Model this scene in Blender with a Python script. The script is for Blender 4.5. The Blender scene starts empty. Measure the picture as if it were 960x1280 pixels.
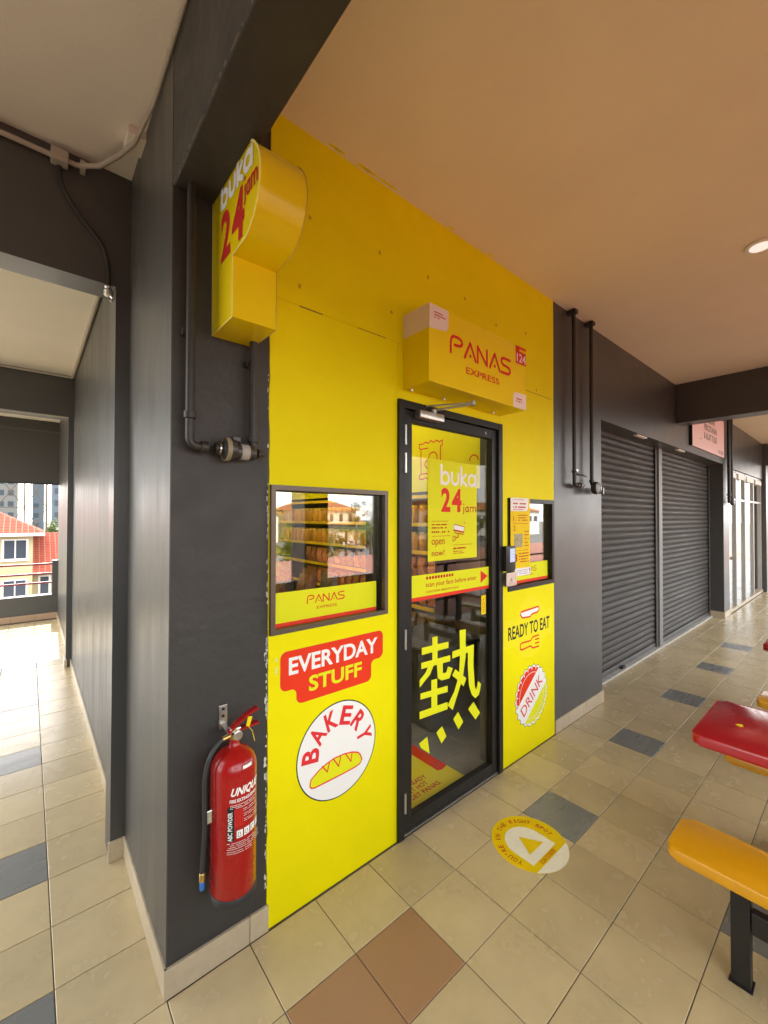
import bpy, bmesh, math, random
from mathutils import Vector, Matrix
random.seed(7)
R_ = math.radians
SC = bpy.context.scene
COL = SC.collection

# ------------------------------------------------------------------ camera
CAM_H = 1.7
YAW, PITCH, ROLL = R_(49.5), R_(0.759), R_(-0.12)
F_PX = 520.26                                   # focal length for a 960 px wide frame
fw = Vector((math.cos(YAW)*math.cos(PITCH), math.sin(YAW)*math.cos(PITCH), math.sin(PITCH)))
rt = Vector((math.sin(YAW), -math.cos(YAW), 0))
dn = fw.cross(rt)
rt, dn = math.cos(ROLL)*rt + math.sin(ROLL)*dn, -math.sin(ROLL)*rt + math.cos(ROLL)*dn
cam_d = bpy.data.cameras.new("camera")
cam = bpy.data.objects.new("camera", cam_d); COL.objects.link(cam)
cam_d.sensor_fit = 'HORIZONTAL'; cam_d.sensor_width = 36.0
cam_d.lens = 36.0*F_PX/960.0
cam_d.clip_start = 0.05; cam_d.clip_end = 3000
cam.matrix_world = Matrix(((rt.x, -dn.x, -fw.x, 0), (rt.y, -dn.y, -fw.y, 0), (rt.z, -dn.z, -fw.z, CAM_H), (0, 0, 0, 1)))
SC.camera = cam

# ------------------------------------------------------------------ sky, sun, exposure
SUN_EL, SUN_AZ = R_(41), R_(2)                 # azimuth from +Y towards +X
w = bpy.data.worlds.new("World"); SC.world = w; w.use_nodes = True
nt = w.node_tree; nt.nodes.clear()
sky = nt.nodes.new('ShaderNodeTexSky'); sky.sky_type = 'NISHITA'; sky.sun_disc = False
sky.sun_elevation = SUN_EL; sky.sun_rotation = SUN_AZ
sky.air_density = 1.0; sky.dust_density = 2.0; sky.ozone_density = 0.6
bg = nt.nodes.new('ShaderNodeBackground'); bg.inputs[1].default_value = 0.15
wo = nt.nodes.new('ShaderNodeOutputWorld')
# broken white cloud over the whole sky
tc = nt.nodes.new('ShaderNodeTexCoord'); mpw = nt.nodes.new('ShaderNodeMapping'); mpw.inputs['Scale'].default_value = (1.0, 1.0, 3.2)
cn = nt.nodes.new('ShaderNodeTexNoise'); cn.inputs['Scale'].default_value = 2.6; cn.inputs['Detail'].default_value = 9; cn.inputs['Roughness'].default_value = .58; cn.inputs['Distortion'].default_value = .5
cr = nt.nodes.new('ShaderNodeMapRange'); cr.inputs[1].default_value = .36; cr.inputs[2].default_value = .58; cr.interpolation_type = 'SMOOTHSTEP'
bgc = nt.nodes.new('ShaderNodeBackground'); bgc.inputs[0].default_value = (1.0, .985, .95, 1); bgc.inputs[1].default_value = 1.5
mxw = nt.nodes.new('ShaderNodeMixShader')
nt.links.new(tc.outputs['Generated'], mpw.inputs[0]); nt.links.new(mpw.outputs[0], cn.inputs['Vector']); nt.links.new(cn.outputs['Fac'], cr.inputs[0]); nt.links.new(cr.outputs[0], mxw.inputs[0])
nt.links.new(sky.outputs[0], bg.inputs[0]); nt.links.new(bg.outputs[0], mxw.inputs[1]); nt.links.new(bgc.outputs[0], mxw.inputs[2]); nt.links.new(mxw.outputs[0], wo.inputs[0])
sun_d = bpy.data.lights.new("sun", 'SUN'); sun_d.energy = 2.8; sun_d.angle = R_(0.5); sun_d.color = (1.0, 0.95, 0.88)
sun = bpy.data.objects.new("sun", sun_d); COL.objects.link(sun)
sdir = Vector((math.cos(SUN_EL)*math.sin(SUN_AZ), math.cos(SUN_EL)*math.cos(SUN_AZ), math.sin(SUN_EL)))
sun.rotation_euler = (-sdir).to_track_quat('-Z', 'Y').to_euler(); sun.location = (0, 20, 40)
SC.view_settings.view_transform = 'Standard'; SC.view_settings.look = 'None'
SC.view_settings.gamma = 1.0; SC.view_settings.use_curve_mapping = False
SC.view_settings.exposure = 2.15
SC.render.engine = 'CYCLES'
cy = SC.cycles
cy.use_denoising = True
cy.max_bounces = 10; cy.diffuse_bounces = 6; cy.glossy_bounces = 5; cy.transmission_bounces = 6; cy.transparent_max_bounces = 16
cy.sample_clamp_indirect = 8.0; cy.caustics_reflective = False; cy.caustics_refractive = False

# ------------------------------------------------------------------ materials
def mat(name, col, rough=.5, metal=0., spec=.5, var=0., vscale=5., vstretch=(1, 1, 1), bump=0., bscale=80., rvar=0., rand=0., col2=None, coat=0., det=6):
    m = bpy.data.materials.new(name); m.use_nodes = True
    t = m.node_tree; N = t.nodes; L = t.links
    p = N['Principled BSDF']
    p.inputs['Base Color'].default_value = (*col, 1); p.inputs['Roughness'].default_value = rough
    p.inputs['Metallic'].default_value = metal; p.inputs['Specular IOR Level'].default_value = spec
    if coat: p.inputs['Coat Weight'].default_value = coat; p.inputs['Coat Roughness'].default_value = .12
    geo = N.new('ShaderNodeNewGeometry')
    if var or rand or rvar:
        mp = N.new('ShaderNodeMapping'); mp.inputs['Scale'].default_value = vstretch
        L.new(geo.outputs['Position'], mp.inputs['Vector'])
        nz = N.new('ShaderNodeTexNoise'); nz.inputs['Scale'].default_value = vscale; nz.inputs['Detail'].default_value = det; nz.inputs['Roughness'].default_value = .65
        L.new(mp.outputs[0], nz.inputs['Vector'])
        fac = nz.outputs['Fac']
        if var or rand:
            mx = N.new('ShaderNodeMix'); mx.data_type = 'RGBA'
            c2 = col2 or tuple(c*(1-var) for c in col)
            mx.inputs[6].default_value = (*[min(1, c*(1+var*.6)) for c in col], 1); mx.inputs[7].default_value = (*c2, 1)
            rmp = N.new('ShaderNodeMapRange'); lo_, hi_ = (.3, .7) if det > 3 else (.05, .95); rmp.inputs[1].default_value = lo_; rmp.inputs[2].default_value = hi_
            L.new(fac, rmp.inputs[0]); L.new(rmp.outputs[0], mx.inputs[0])
            out = mx.outputs[2]
            if rand:
                oi = N.new('ShaderNodeObjectInfo'); hs = N.new('ShaderNodeHueSaturation')
                mr = N.new('ShaderNodeMapRange'); mr.inputs[3].default_value = 1-rand; mr.inputs[4].default_value = 1+rand
                L.new(oi.outputs['Random'], mr.inputs[0]); L.new(mr.outputs[0], hs.inputs['Value']); L.new(out, hs.inputs['Color']); out = hs.outputs[0]
            L.new(out, p.inputs['Base Color'])
        if rvar:
            mr2 = N.new('ShaderNodeMapRange'); mr2.inputs[1].default_value = .3 if det > 3 else .1; mr2.inputs[2].default_value = .7 if det > 3 else .9
            mr2.inputs[3].default_value = max(.02, rough-rvar); mr2.inputs[4].default_value = min(1, rough+rvar)
            L.new(fac, mr2.inputs[0]); L.new(mr2.outputs[0], p.inputs['Roughness'])
    if bump:
        nb = N.new('ShaderNodeTexNoise'); nb.inputs['Scale'].default_value = bscale; nb.inputs['Detail'].default_value = 4
        L.new(geo.outputs['Position'], nb.inputs['Vector'])
        b = N.new('ShaderNodeBump'); b.inputs['Strength'].default_value = bump; b.inputs['Distance'].default_value = .004
        L.new(nb.outputs['Fac'], b.inputs['Height']); L.new(b.outputs[0], p.inputs['Normal'])
    return m

def emit(name, col, s):
    m = bpy.data.materials.new(name); m.use_nodes = True; p = m.node_tree.nodes['Principled BSDF']
    p.inputs['Base Color'].default_value = (*col, 1); p.inputs['Emission Color'].default_value = (*col, 1); p.inputs['Emission Strength'].default_value = s
    return m

def glass(name, f0=.05, tint=(1, 1, 1), rough=0.0):
    m = bpy.data.materials.new(name); m.use_nodes = True; t = m.node_tree; N = t.nodes; L = t.links
    N.remove(N['Principled BSDF']); out = N['Material Output']
    lw = N.new('ShaderNodeLayerWeight'); lw.inputs['Blend'].default_value = .5
    pw = N.new('ShaderNodeMath'); pw.operation = 'POWER'; pw.inputs[1].default_value = 5; L.new(lw.outputs['Facing'], pw.inputs[0])
    mr = N.new('ShaderNodeMapRange'); mr.inputs[3].default_value = f0; mr.inputs[4].default_value = 1; L.new(pw.outputs[0], mr.inputs[0])
    tr = N.new('ShaderNodeBsdfTransparent'); tr.inputs[0].default_value = (*tint, 1)
    gl = N.new('ShaderNodeBsdfGlossy'); gl.inputs['Roughness'].default_value = rough; gl.inputs['Color'].default_value = (1, 1, 1, 1)
    mx = N.new('ShaderNodeMixShader'); L.new(mr.outputs[0], mx.inputs[0]); L.new(tr.outputs[0], mx.inputs[1]); L.new(gl.outputs[0], mx.inputs[2]); L.new(mx.outputs[0], out.inputs[0])
    return m

MT = dict(
    grey=mat('charcoal_paint', (.058, .056, .053), .36, spec=.6, var=.10, vscale=2.2, bump=.07, bscale=90, rvar=.05),
    stucco=mat('rough_charcoal_paint', (.040, .037, .034), .52, spec=.35, var=.12, vscale=4, bump=.75, bscale=26, rvar=.1),
    roller=mat('rolled_charcoal_paint', (.066, .062, .055), .40, spec=.5, var=.08, vscale=7, vstretch=(1, 1, .12), bump=.2, bscale=70, rvar=.08),
    ceil=mat('ceiling_paint', (.76, .70, .565), .7, var=.05, vscale=1.5, bump=.12, bscale=120),
    ceil2=mat('white_ceiling_paint', (.80, .75, .65), .7, var=.04, vscale=1.5, bump=.15, bscale=120),
    trunk=mat('trunking_plastic', (.42, .38, .31), .6, spec=.2),
    tile=mat('beige_tile', (.535, .435, .255), .26, var=.20, vscale=6, det=3, bump=.03, bscale=7, rvar=.06, rand=.085),
    tile_d=mat('slate_tile', (.19, .195, .185), .28, var=.2, vscale=11, vstretch=(.3, 1, 1), det=3, rvar=.06, rand=.085),
    tile_r=mat('brown_tile', (.34, .195, .105), .32, var=.08, vscale=4, det=2, rvar=.04, rand=.05),
    grout=mat('grout', (.115, .09, .065), .85, var=.3, vscale=8),
    skirt=mat('skirting_tile', (.47, .39, .27), .3, var=.12, vscale=16, rand=.06),
    yellow=mat('yellow_wall_paint', (.78, .69, .001), .55, spec=.10, var=.05, vscale=2.2, bump=.05, bscale=40, rvar=.05),
    ysign=mat('yellow_sign_acrylic', (.82, .63, .003), .26, spec=.35, var=.03, vscale=3),
    yedge=mat('sign_edge_trim', (.92, .80, .25), .4),
    yprint=mat('yellow_print', (.70, .70, .012), .6, spec=.15),
    yprint2=mat('deep_yellow_print', (.78, .56, .004), .6, spec=.15),
    white=mat('white_print', (.80, .79, .76), .6, spec=.15),
    pinkw=mat('pale_print', (.80, .68, .62), .6, spec=.15),
    red=mat('red_print', (.66, .035, .02), .6, spec=.15),
    redd=mat('dark_red_print', (.48, .02, .015), .6, spec=.15),
    black=mat('black_print', (.02, .02, .02), .6, spec=.15),
    alu=mat('aluminium', (.55, .54, .52), .32, metal=.9, var=.1, vscale=20),
    blackfr=mat('black_door_frame', (.016, .015, .014), .38, spec=.25, var=.2, vscale=8, rvar=.08),
    bronze=mat('bronze_frame', (.115, .085, .06), .38, metal=.35, var=.12, vscale=9),
    steel=mat('zinc_steel', (.62, .60, .56), .28, metal=1., var=.2, vscale=40),
    pipe=mat('painted_pipe', (.034, .030, .026), .42, spec=.35, var=.2, vscale=30),
    meter=mat('meter_body', (.035, .033, .03), .35, var=.2, vscale=40),
    rubber=mat('hose_rubber', (.02, .02, .02), .5),
    extred=mat('extinguisher_red', (.34, .006, .006), .25, spec=.35, coat=.25, var=.08, vscale=18, rvar=.06),
    brass=mat('brass', (.60, .42, .14), .3, metal=1.),
    blue=mat('blue_plastic', (.02, .14, .45), .4),
    slat=mat('shutter_slat', (.030, .028, .026), .5, metal=.0, spec=.10, var=.5, vscale=9, vstretch=(.25, 1, 3), rvar=.12, rand=.08, col2=(.07, .068, .065)),
    rail=mat('shutter_rail', (.11, .11, .11), .4, metal=.3, var=.2, vscale=10),
    cement=mat('cement_sill', (.42, .41, .38), .7, var=.2, vscale=12, bump=.3, bscale=60),
    pink=mat('pink_sign', (.80, .55, .55), .35, var=.02, vscale=2),
    wood=mat('warm_wood', (.55, .33, .13), .5, var=.2, vscale=9),
    frp_y=mat('yellow_fibreglass', (.70, .33, .005), .20, var=.06, vscale=7, rvar=.05, coat=.3),
    frp_r=mat('red_fibreglass', (.42, .012, .018), .16, var=.08, vscale=7, rvar=.05, coat=.3),
    blackm=mat('black_powder_coat', (.012, .012, .012), .4),
    maroon=mat('maroon_rail', (.24, .03, .04), .4),
    blind=mat('blind_fabric', (.065, .062, .06), .8, bump=.2, bscale=400),
    sgrey=mat('shop_grey_wall', (.16, .16, .155), .6, var=.05, vscale=3),
    stile=mat('shop_floor_tile', (.20, .19, .175), .22, var=.15, vscale=6, rvar=.06, rand=.08),
    shelf=mat('shelf_metal', (.06, .058, .055), .5),
    shelfy=mat('shelf_edge_yellow', (.76, .50, .006), .4),
    mat_y=mat('door_mat_yellow', (.70, .60, .02), .7, bump=.2, bscale=300),
    jar=mat('jar_amber', (.62, .30, .03), .25, rand=.25, var=.1, vscale=40),
    lid=mat('jar_lid', (.70, .46, .02), .35),
    pk_r=mat('packet_red', (.45, .05, .03), .3, rand=.5, var=.4, vscale=50, col2=(.60, .40, .18)),
    pk_b=mat('packet_dark', (.20, .11, .08), .3, rand=.5, var=.5, vscale=50, col2=(.45, .36, .25)),
    led=emit('led_tube', (1, .93, .80), 9.0),
    screen=emit('scanner_screen', (.35, .42, .62), .12),
    chip=mat('bare_plaster', (.60, .58, .53), .8, bump=.3, bscale=200),
    g_win=glass('window_glass', .12), g_door=glass('door_glass', .017, (.93, .93, .92)), g_far=glass('far_glass', .06),
)

# ------------------------------------------------------------------ mesh helpers
ORG = {}
class MB:
    def __init__(s): s.bm = bmesh.new(); s.eps = 0
    def box(s, x0, x1, y0, y1, z0, z1, bev=0, seg=2):
        v = [s.bm.verts.new(p) for p in ((x0,y0,z0),(x1,y0,z0),(x1,y1,z0),(x0,y1,z0),(x0,y0,z1),(x1,y0,z1),(x1,y1,z1),(x0,y1,z1))]
        fs = [s.bm.faces.new([v[i] for i in q]) for q in ((3,2,1,0),(4,5,6,7),(0,1,5,4),(1,2,6,5),(2,3,7,6),(3,0,4,7))]
        if bev:
            es = list({e for f in fs for e in f.edges})
            bmesh.ops.bevel(s.bm, geom=es, offset=bev, segments=seg, profile=.5, affect='EDGES')
        return s
    def prism(s, pts, plane, a, b, bev=0, seg=2, bev_where=None):
        def P(u, v, t): return {'xz': (u, t, v), 'xy': (u, v, t), 'yz': (t, u, v)}[plane]
        A = [s.bm.verts.new(P(u, v, a)) for u, v in pts]; B = [s.bm.verts.new(P(u, v, b)) for u, v in pts]
        n = len(pts)
        fa = s.bm.faces.new(A[::-1]); fb = s.bm.faces.new(B)
        for i in range(n): s.bm.faces.new((A[i], A[(i+1) % n], B[(i+1) % n], B[i]))
        if bev:
            es = list(set(fa.edges) | set(fb.edges)) if bev_where is None else list((fa if bev_where == 'a' else fb).edges)
            bmesh.ops.bevel(s.bm, geom=es, offset=bev, segments=seg, profile=.5, affect='EDGES')
        return s
    def tube(s, path, r, n=10, cap=True):
        path = [Vector(p) for p in path]; rs = r if isinstance(r, (list, tuple)) else [r]*len(path)
        rings = []; up = None
        for i, p in enumerate(path):
            d = (path[min(i+1, len(path)-1)] - path[max(i-1, 0)]).normalized()
            if up is None: up = Vector((0, 0, 1)) if abs(d.z) < .9 else Vector((1, 0, 0))
            x = d.cross(up).normalized(); y = x.cross(d).normalized(); up = y
            rings.append([s.bm.verts.new(p + rs[i]*(math.cos(a)*x + math.sin(a)*y)) for a in (2*math.pi*k/n for k in range(n))])
        for a, b in zip(rings, rings[1:]):
            for k in range(n): s.bm.faces.new((a[k], a[(k+1) % n], b[(k+1) % n], b[k]))
        if cap: s.bm.faces.new(rings[0][::-1]); s.bm.faces.new(rings[-1])
        return s
    def lathe(s, prof, c, n=24, axis='z'):
        def P(r, t, a):
            if axis == 'z': return (c[0]+r*math.cos(a), c[1]+r*math.sin(a), c[2]+t)
            if axis == 'x': return (c[0]+t, c[1]+r*math.cos(a), c[2]+r*math.sin(a))
            return (c[0]+r*math.cos(a), c[1]+t, c[2]+r*math.sin(a))
        rings = [[s.bm.verts.new(P(max(r, 1e-4), t, 2*math.pi*k/n)) for k in range(n)] for r, t in prof]
        for a, b in zip(rings, rings[1:]):
            for k in range(n): s.bm.faces.new((a[k], a[(k+1) % n], b[(k+1) % n], b[k]))
        s.bm.faces.new(rings[0][::-1]); s.bm.faces.new(rings[-1])
        return s
    def face(s, pts):
        s.bm.faces.new([s.bm.verts.new(p) for p in pts]); return s
    def build(s, name, m, parent=None, smooth=False, base=False, normals=True):
        bm = s.bm
        if normals: bmesh.ops.recalc_face_normals(bm, faces=bm.faces)
        me = bpy.data.meshes.new(name); 
        lo = Vector([min(v.co[i] for v in bm.verts) for i in range(3)]); hi = Vector([max(v.co[i] for v in bm.verts) for i in range(3)])
        c = (lo+hi)/2
        if parent is None: c.z = lo.z
        bmesh.ops.translate(bm, verts=bm.verts, vec=-c)
        bm.to_mesh(me); bm.free()
        if smooth:
            me.polygons.foreach_set('use_smooth', [True]*len(me.polygons)); me.set_sharp_from_angle(angle=R_(38))
        me.materials.append(MT[m] if isinstance(m, str) else m)
        o = bpy.data.objects.new(name, me); COL.objects.link(o)
        ORG[o.name] = c
        if parent is not None:
            o.parent = parent; o.location = c - ORG[parent.name]
        else: o.location = c
        return o

def tag(o, label, cat, group=None, kind=None):
    o['label'] = label; o['category'] = cat
    if group: o['group'] = group
    if kind: o['kind'] = kind
    return o
def struct(o): o['kind'] = 'structure'; return o
def thing(name, label, cat, loc, group=None):
    o = bpy.data.objects.new(name, None); COL.objects.link(o); o.location = loc; o.empty_display_size = .1
    ORG[o.name] = Vector(loc); return tag(o, label, cat, group)
def box(name, m, parent, *b, bev=0, smooth=False): return MB().box(*b, bev=bev).build(name, m, parent, smooth)
def copy_tree(o, parent=None, delta=None):
    c = o.copy(); COL.objects.link(c)
    if parent is not None: c.parent = parent
    if delta is not None: c.location = Vector(o.location) + Vector(delta)
    for ch in [x for x in bpy.data.objects if x.parent == o]: copy_tree(ch, c)
    return c
def inst(src, name, parent, loc, rotz=0, scale=None, m=None):
    """another object sharing src's mesh; loc in world coordinates"""
    o = bpy.data.objects.new(name, src.data); COL.objects.link(o)
    o.parent = parent; o.location = Vector(loc) - (ORG[parent.name] if parent is not None else Vector((0, 0, 0)))
    if rotz: o.rotation_euler.z = rotz
    if scale: o.scale = scale
    ORG[o.name] = Vector(loc); return o
def arc(cx, cy, r, a0, a1, n=12, ry=None):
    ry = r if ry is None else ry
    return [(cx+r*math.cos(R_(a0+(a1-a0)*i/n)), cy+ry*math.sin(R_(a0+(a1-a0)*i/n))) for i in range(n+1)]
def rrect(x0, x1, y0, y1, r, n=6):
    return arc(x1-r, y0+r, r, -90, 0, n) + arc(x1-r, y1-r, r, 0, 90, n) + arc(x0+r, y1-r, r, 90, 180, n) + arc(x0+r, y0+r, r, 180, 270, n)

# ------------------------------------------------------------------ flat print (lettering and graphics)
TXT = {}
def text_mesh(body, bold=0.):
    k = (body, bold)
    if k not in TXT:
        cu = bpy.data.curves.new('t', 'FONT'); cu.body = body; cu.size = 1; cu.offset = bold; cu.resolution_u = 4
        ob = bpy.data.objects.new('t', cu)
        me = bpy.data.meshes.new_from_object(ob)
        vs = [tuple(v.co[:2]) for v in me.vertices]; fs = [tuple(p.vertices) for p in me.polygons]
        bpy.data.objects.remove(ob); bpy.data.curves.remove(cu); bpy.data.meshes.remove(me)
        TXT[k] = (vs, fs)
    return TXT[k]
class Print:
    """flat graphics in (u, v) laid on a surface by fn(u, v, lift)"""
    def __init__(s, fn, lift=.0008): s.fn = fn; s.l = lift; s.bm = bmesh.new()
    def _f(s, pts):
        s.bm.faces.new([s.bm.verts.new(s.fn(u, v, s.l)) for u, v in pts]); 
    def poly(s, pts): s._f(pts); s.l += .00004; return s
    def ring(s, pts, wd, closed=True):
        n = len(pts); L = []
        for i in range(n):
            a = pts[i-1] if (closed or i) else pts[i]; b = pts[(i+1) % n] if (closed or i < n-1) else pts[i]
            dx, dy = b[0]-a[0], b[1]-a[1]; d = math.hypot(dx, dy) or 1; L.append((-dy/d*wd/2, dx/d*wd/2))
        A = [s.bm.verts.new(s.fn(p[0]+o[0], p[1]+o[1], s.l)) for p, o in zip(pts, L)]
        B = [s.bm.verts.new(s.fn(p[0]-o[0], p[1]-o[1], s.l)) for p, o in zip(pts, L)]
        for i in range(n if closed else n-1):
            j = (i+1) % n; s.bm.faces.new((A[i], A[j], B[j], B[i]))
        s.l += .00004; return s
    def stroke(s, pts, wd, caps=True):
        for a, b in zip(pts, pts[1:]):
            dx, dy = b[0]-a[0], b[1]-a[1]; d = math.hypot(dx, dy) or 1; ox, oy = -dy/d*wd/2, dx/d*wd/2
            th = math.degrees(math.atan2(dy, dx))
            s.poly(arc(b[0], b[1], wd/2, th-90, th+90, 6) + arc(a[0], a[1], wd/2, th+90, th+270, 6)) if caps else s.poly([(a[0]+ox, a[1]+oy), (a[0]-ox, a[1]-oy), (b[0]-ox, b[1]-oy), (b[0]+ox, b[1]+oy)])
        return s
    def text(s, body, u0, u1, v0, v1, bold=0., shear=0., rot=0, xf=None, fitcap=None):
        vs, fs = text_mesh(body, bold)
        xs = [v[0] for v in vs]; ys = [v[1] for v in vs]; a, b, c, d = min(xs), max(xs), min(ys), max(ys)
        V = []
        for x, y in vs:
            u = u0+(x-a)/(b-a)*(u1-u0); v = v0+(y-c)/(d-c)*(v1-v0); u += shear*(v-v0)
            if xf: u, v = xf(u, v)
            V.append(s.bm.verts.new(s.fn(u, v, s.l)))
        for f in fs:
            try: s.bm.faces.new([V[i] for i in f])
            except ValueError: pass
        s.l += .00004; return s
    def glyphs_on_arc(s, body, cx, cy, r, a0, a1, h, wd, bold=.02):
        n = len(body)
        for i, ch in enumerate(body):
            if ch == ' ': continue
            a = R_(a0+(a1-a0)*i/(n-1)); th = a-math.pi/2
            px, py = cx+r*math.cos(a), cy+r*math.sin(a); ww = wd*(.35 if ch in "I'" else 1)
            def xf(u, v, px=px, py=py, th=th): return px+u*math.cos(th)-v*math.sin(th), py+u*math.sin(th)+v*math.cos(th)
            y0 = h*.6 if ch == "'" else 0
            s.text(ch, -ww/2, ww/2, y0, h, bold, xf=xf)
        return s
    def build(s, name, m, parent, thick=0):
        b = MB(); b.bm.free(); b.bm = s.bm
        return b.build(name, m, parent, normals=False)
def on_y(Y): return lambda u, v, l: (u, Y-l, v)              # on a wall that faces -Y
def on_z(Z): return lambda u, v, l: (u, v, Z+l)              # on the floor
def on_x(X, sgn=-1): return lambda u, v, l: (X+sgn*l, u, v)  # on a face across X, u = world Y

def panas(pr, x0, x1, z0, z1, wd):
    w5 = (x1-x0)/5.35; h = z1-z0
    shapes = [[(0, 0), (0, .55), (.06, .86), (.22, 1), (.62, 1), (.84, .9), (.9, .74), (.8, .58), (.58, .52), (.3, .5)],
              [(0, 0), (.46, 1), (.92, 0)], [(0, 0), (0, 1), (.82, 0), (.82, 1)], [(0, 0), (.46, 1), (.92, 0)],
              [(.86, .98), (.22, .98), (.04, .88), (0, .74), (.06, .6), (.2, .53), (.66, .46), (.84, .38), (.88, .22), (.8, .08), (.62, 0), (0, 0)]]
    for i, sh in enumerate(shapes):
        ox = x0+i*w5*1.09
        pr.stroke([(ox+u*w5, z0+v*h) for u, v in sh], wd)
    for i in (1, 3): pr.poly(arc(x0+i*w5*1.09+.46*w5, z0+.2*h, wd*.6, 0, 360, 10)[:-1])
def buka(pr, x0, x1, z0, z1, wd, cut=None):
    W = x1-x0; h = z1-z0; g = W/3.75; xh = .62*h; r = xh/2
    def circ(cx): pr.ring(arc(cx, z0+r, min(g*.38, r)-wd*.0, 0, 360, 24, ry=r)[:-1], wd)
    pr.stroke([(x0, z0+h), (x0, z0+wd*.2)], wd); circ(x0+g*.38)
    ux = x0+g*1.08
    pr.stroke([(ux, z0+xh), (ux, z0+r*.8)] + arc(ux+g*.34, z0+r*.8, g*.34, 180, 360, 8, ry=r*.8)[1:] + [(ux+g*.68, z0+xh)], wd)
    kx = x0+g*2.1
    pr.stroke([(kx, z0+h), (kx, z0)], wd); pr.stroke([(kx+g*.52, z0+xh), (kx+.02*g, z0+xh*.48), (kx+g*.56, z0)], wd)
    ax = x0+g*3.3
    circ(ax)
    if cut is None: pr.stroke([(ax+g*.42, z0+xh), (ax+g*.42, z0)], wd)
def jam(pr, x0, x1, z0, z1, wd, full=True):
    W = x1-x0; h = z1-z0; g = W/3.0; r = h/2
    pr.stroke([(x0, z1), (x0, z0-h*.25), (x0-g*.12, z0-h*.45)], wd); pr.poly(arc(x0, z1+h*.55, wd*.75, 0, 360, 10)[:-1])
    pr.ring(arc(x0+g*.72, z0+r, g*.3, 0, 360, 20, ry=r)[:-1], wd); pr.stroke([(x0+g*1.05, z1), (x0+g*1.05, z0)], wd)
    mx = x0+g*1.5
    pr.stroke([(mx, z0), (mx, z1*1.0)], wd)
    for k in (0, 1):
        if k == 1 and not full: break
        c = mx+g*.3+k*g*.62
        pr.stroke(arc(c, z0+h*.65, g*.31, 180, 0, 8, ry=h*.35) + [(c+g*.31, z0)], wd)
def dashes(pr, x0, x1, z, th, n=14, fill=.75, seed=1):
    rr = random.Random(seed); s = (x1-x0)/n
    for i in range(n):
        if rr.random() < .12: continue
        pr.poly([(x0+i*s, z), (x0+(i+fill)*s, z), (x0+(i+fill)*s, z+th), (x0+i*s, z+th)])

# ================================================================== SETTING
WY = 1.634                      # corridor wall line
ZC = 3.427                      # corridor ceiling
TS, TX0, TY0 = .3, 1.288, 1.622  # tile size and origin of the tile grid
OUT = -1.45                     # outer edge of the corridor

ground = struct(MB().box(-700, 700, -700, 700, -4.9, -4.5).build('ground', mat('dry_ground', (.20, .18, .15), .9, var=.3, vscale=.05)))
carpark = struct(MB().box(-60, 170, -100, -14, -4.6, -4.49).build('road', mat('asphalt', (.17, .165, .16), .85, var=.2, vscale=.3)))
struct(MB().box(-3.2, 22, OUT-.1, 9.15, -4.5, -.03).build('building_base', 'grey'))

floor = struct(MB().box(-2.4, 22, OUT, 9.0, -.029, -.0035).build('floor', 'grout'))
# floor tiles: the largest in view are pieces of their own, the rest one field
def tile_bm(bm, cx, cy, h=.1482):
    i = h-.0018
    a = [bm.verts.new((cx+sx*h, cy+sy*h, z)) for z in (-.006, -.0014) for sx, sy in ((-1, -1), (1, -1), (1, 1), (-1, 1))]
    t = [bm.verts.new((cx+sx*i, cy+sy*i, 0)) for sx, sy in ((-1, -1), (1, -1), (1, 1), (-1, 1))]
    for k in range(4):
        j = (k+1) % 4; bm.faces.new((a[k], a[j], a[4+j], a[4+k])); bm.faces.new((a[4+k], a[4+j], t[j], t[k]))
    bm.faces.new(t)
def tile_mesh(m):
    me = bpy.data.meshes.new('tile_'+m); bm = bmesh.new(); tile_bm(bm, 0, 0); bm.to_mesh(me); bm.free(); me.materials.append(MT[m]); return me
TM = {m: tile_mesh(m) for m in ('tile', 'tile_d', 'tile_r', 'stile')}
def seen(x, y, z=0):
    d = Vector((x, y, z-CAM_H)); q = d.dot(fw)
    if q < .1: return None
    return 480+F_PX*d.dot(rt)/q, 640+F_PX*d.dot(dn)/q, q
cands, rest = [], []
for i in range(-13, 68):
    for j in range(-26, 12):
        cx, cy = TX0+(i+.5)*TS, TY0-(j+.5)*TS
        if cy < OUT or cy > 8.95 or cx < -2.3: continue
        if cy > WY+.1 and cx > .40 and not (4.0 < cx < 9.1 and cy < 1.86): continue
        if cy > WY+.2 and cx > .40: continue
        m = 'tile'
        if j in (1, 4) and i % 4 == 3: m = 'tile_d'
        if j == 1 and i in (-1, -2): m = 'tile_r'
        if i == -5 and j in (-1, -4, -8, -12, -16, -21): m = 'tile_d'
        s = seen(cx, cy)
        if s and -220 < s[0] < 1180 and s[1] < 1480:
            cands.append((1.0/s[2]**3, cx, cy, m))
        else: rest.append((cx, cy, m))
cands.sort(reverse=True)
for _, cx, cy, m in cands[:296]:
    o = bpy.data.objects.new('tile', TM[m]); COL.objects.link(o); o.parent = floor
    rr = random.Random(int(cx*1000)*7+int(cy*1000))
    o.location = Vector((cx, cy, rr.uniform(-.0006, .0006))) - ORG['floor']
rest += [c[1:] for c in cands[296:]]
bm = bmesh.new()
for cx, cy, m in rest: tile_bm(bm, cx, cy)
b = MB(); b.bm.free(); b.bm = bm
fld = b.build('tile_field', 'tile', floor); fld['kind'] = 'stuff'

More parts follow.
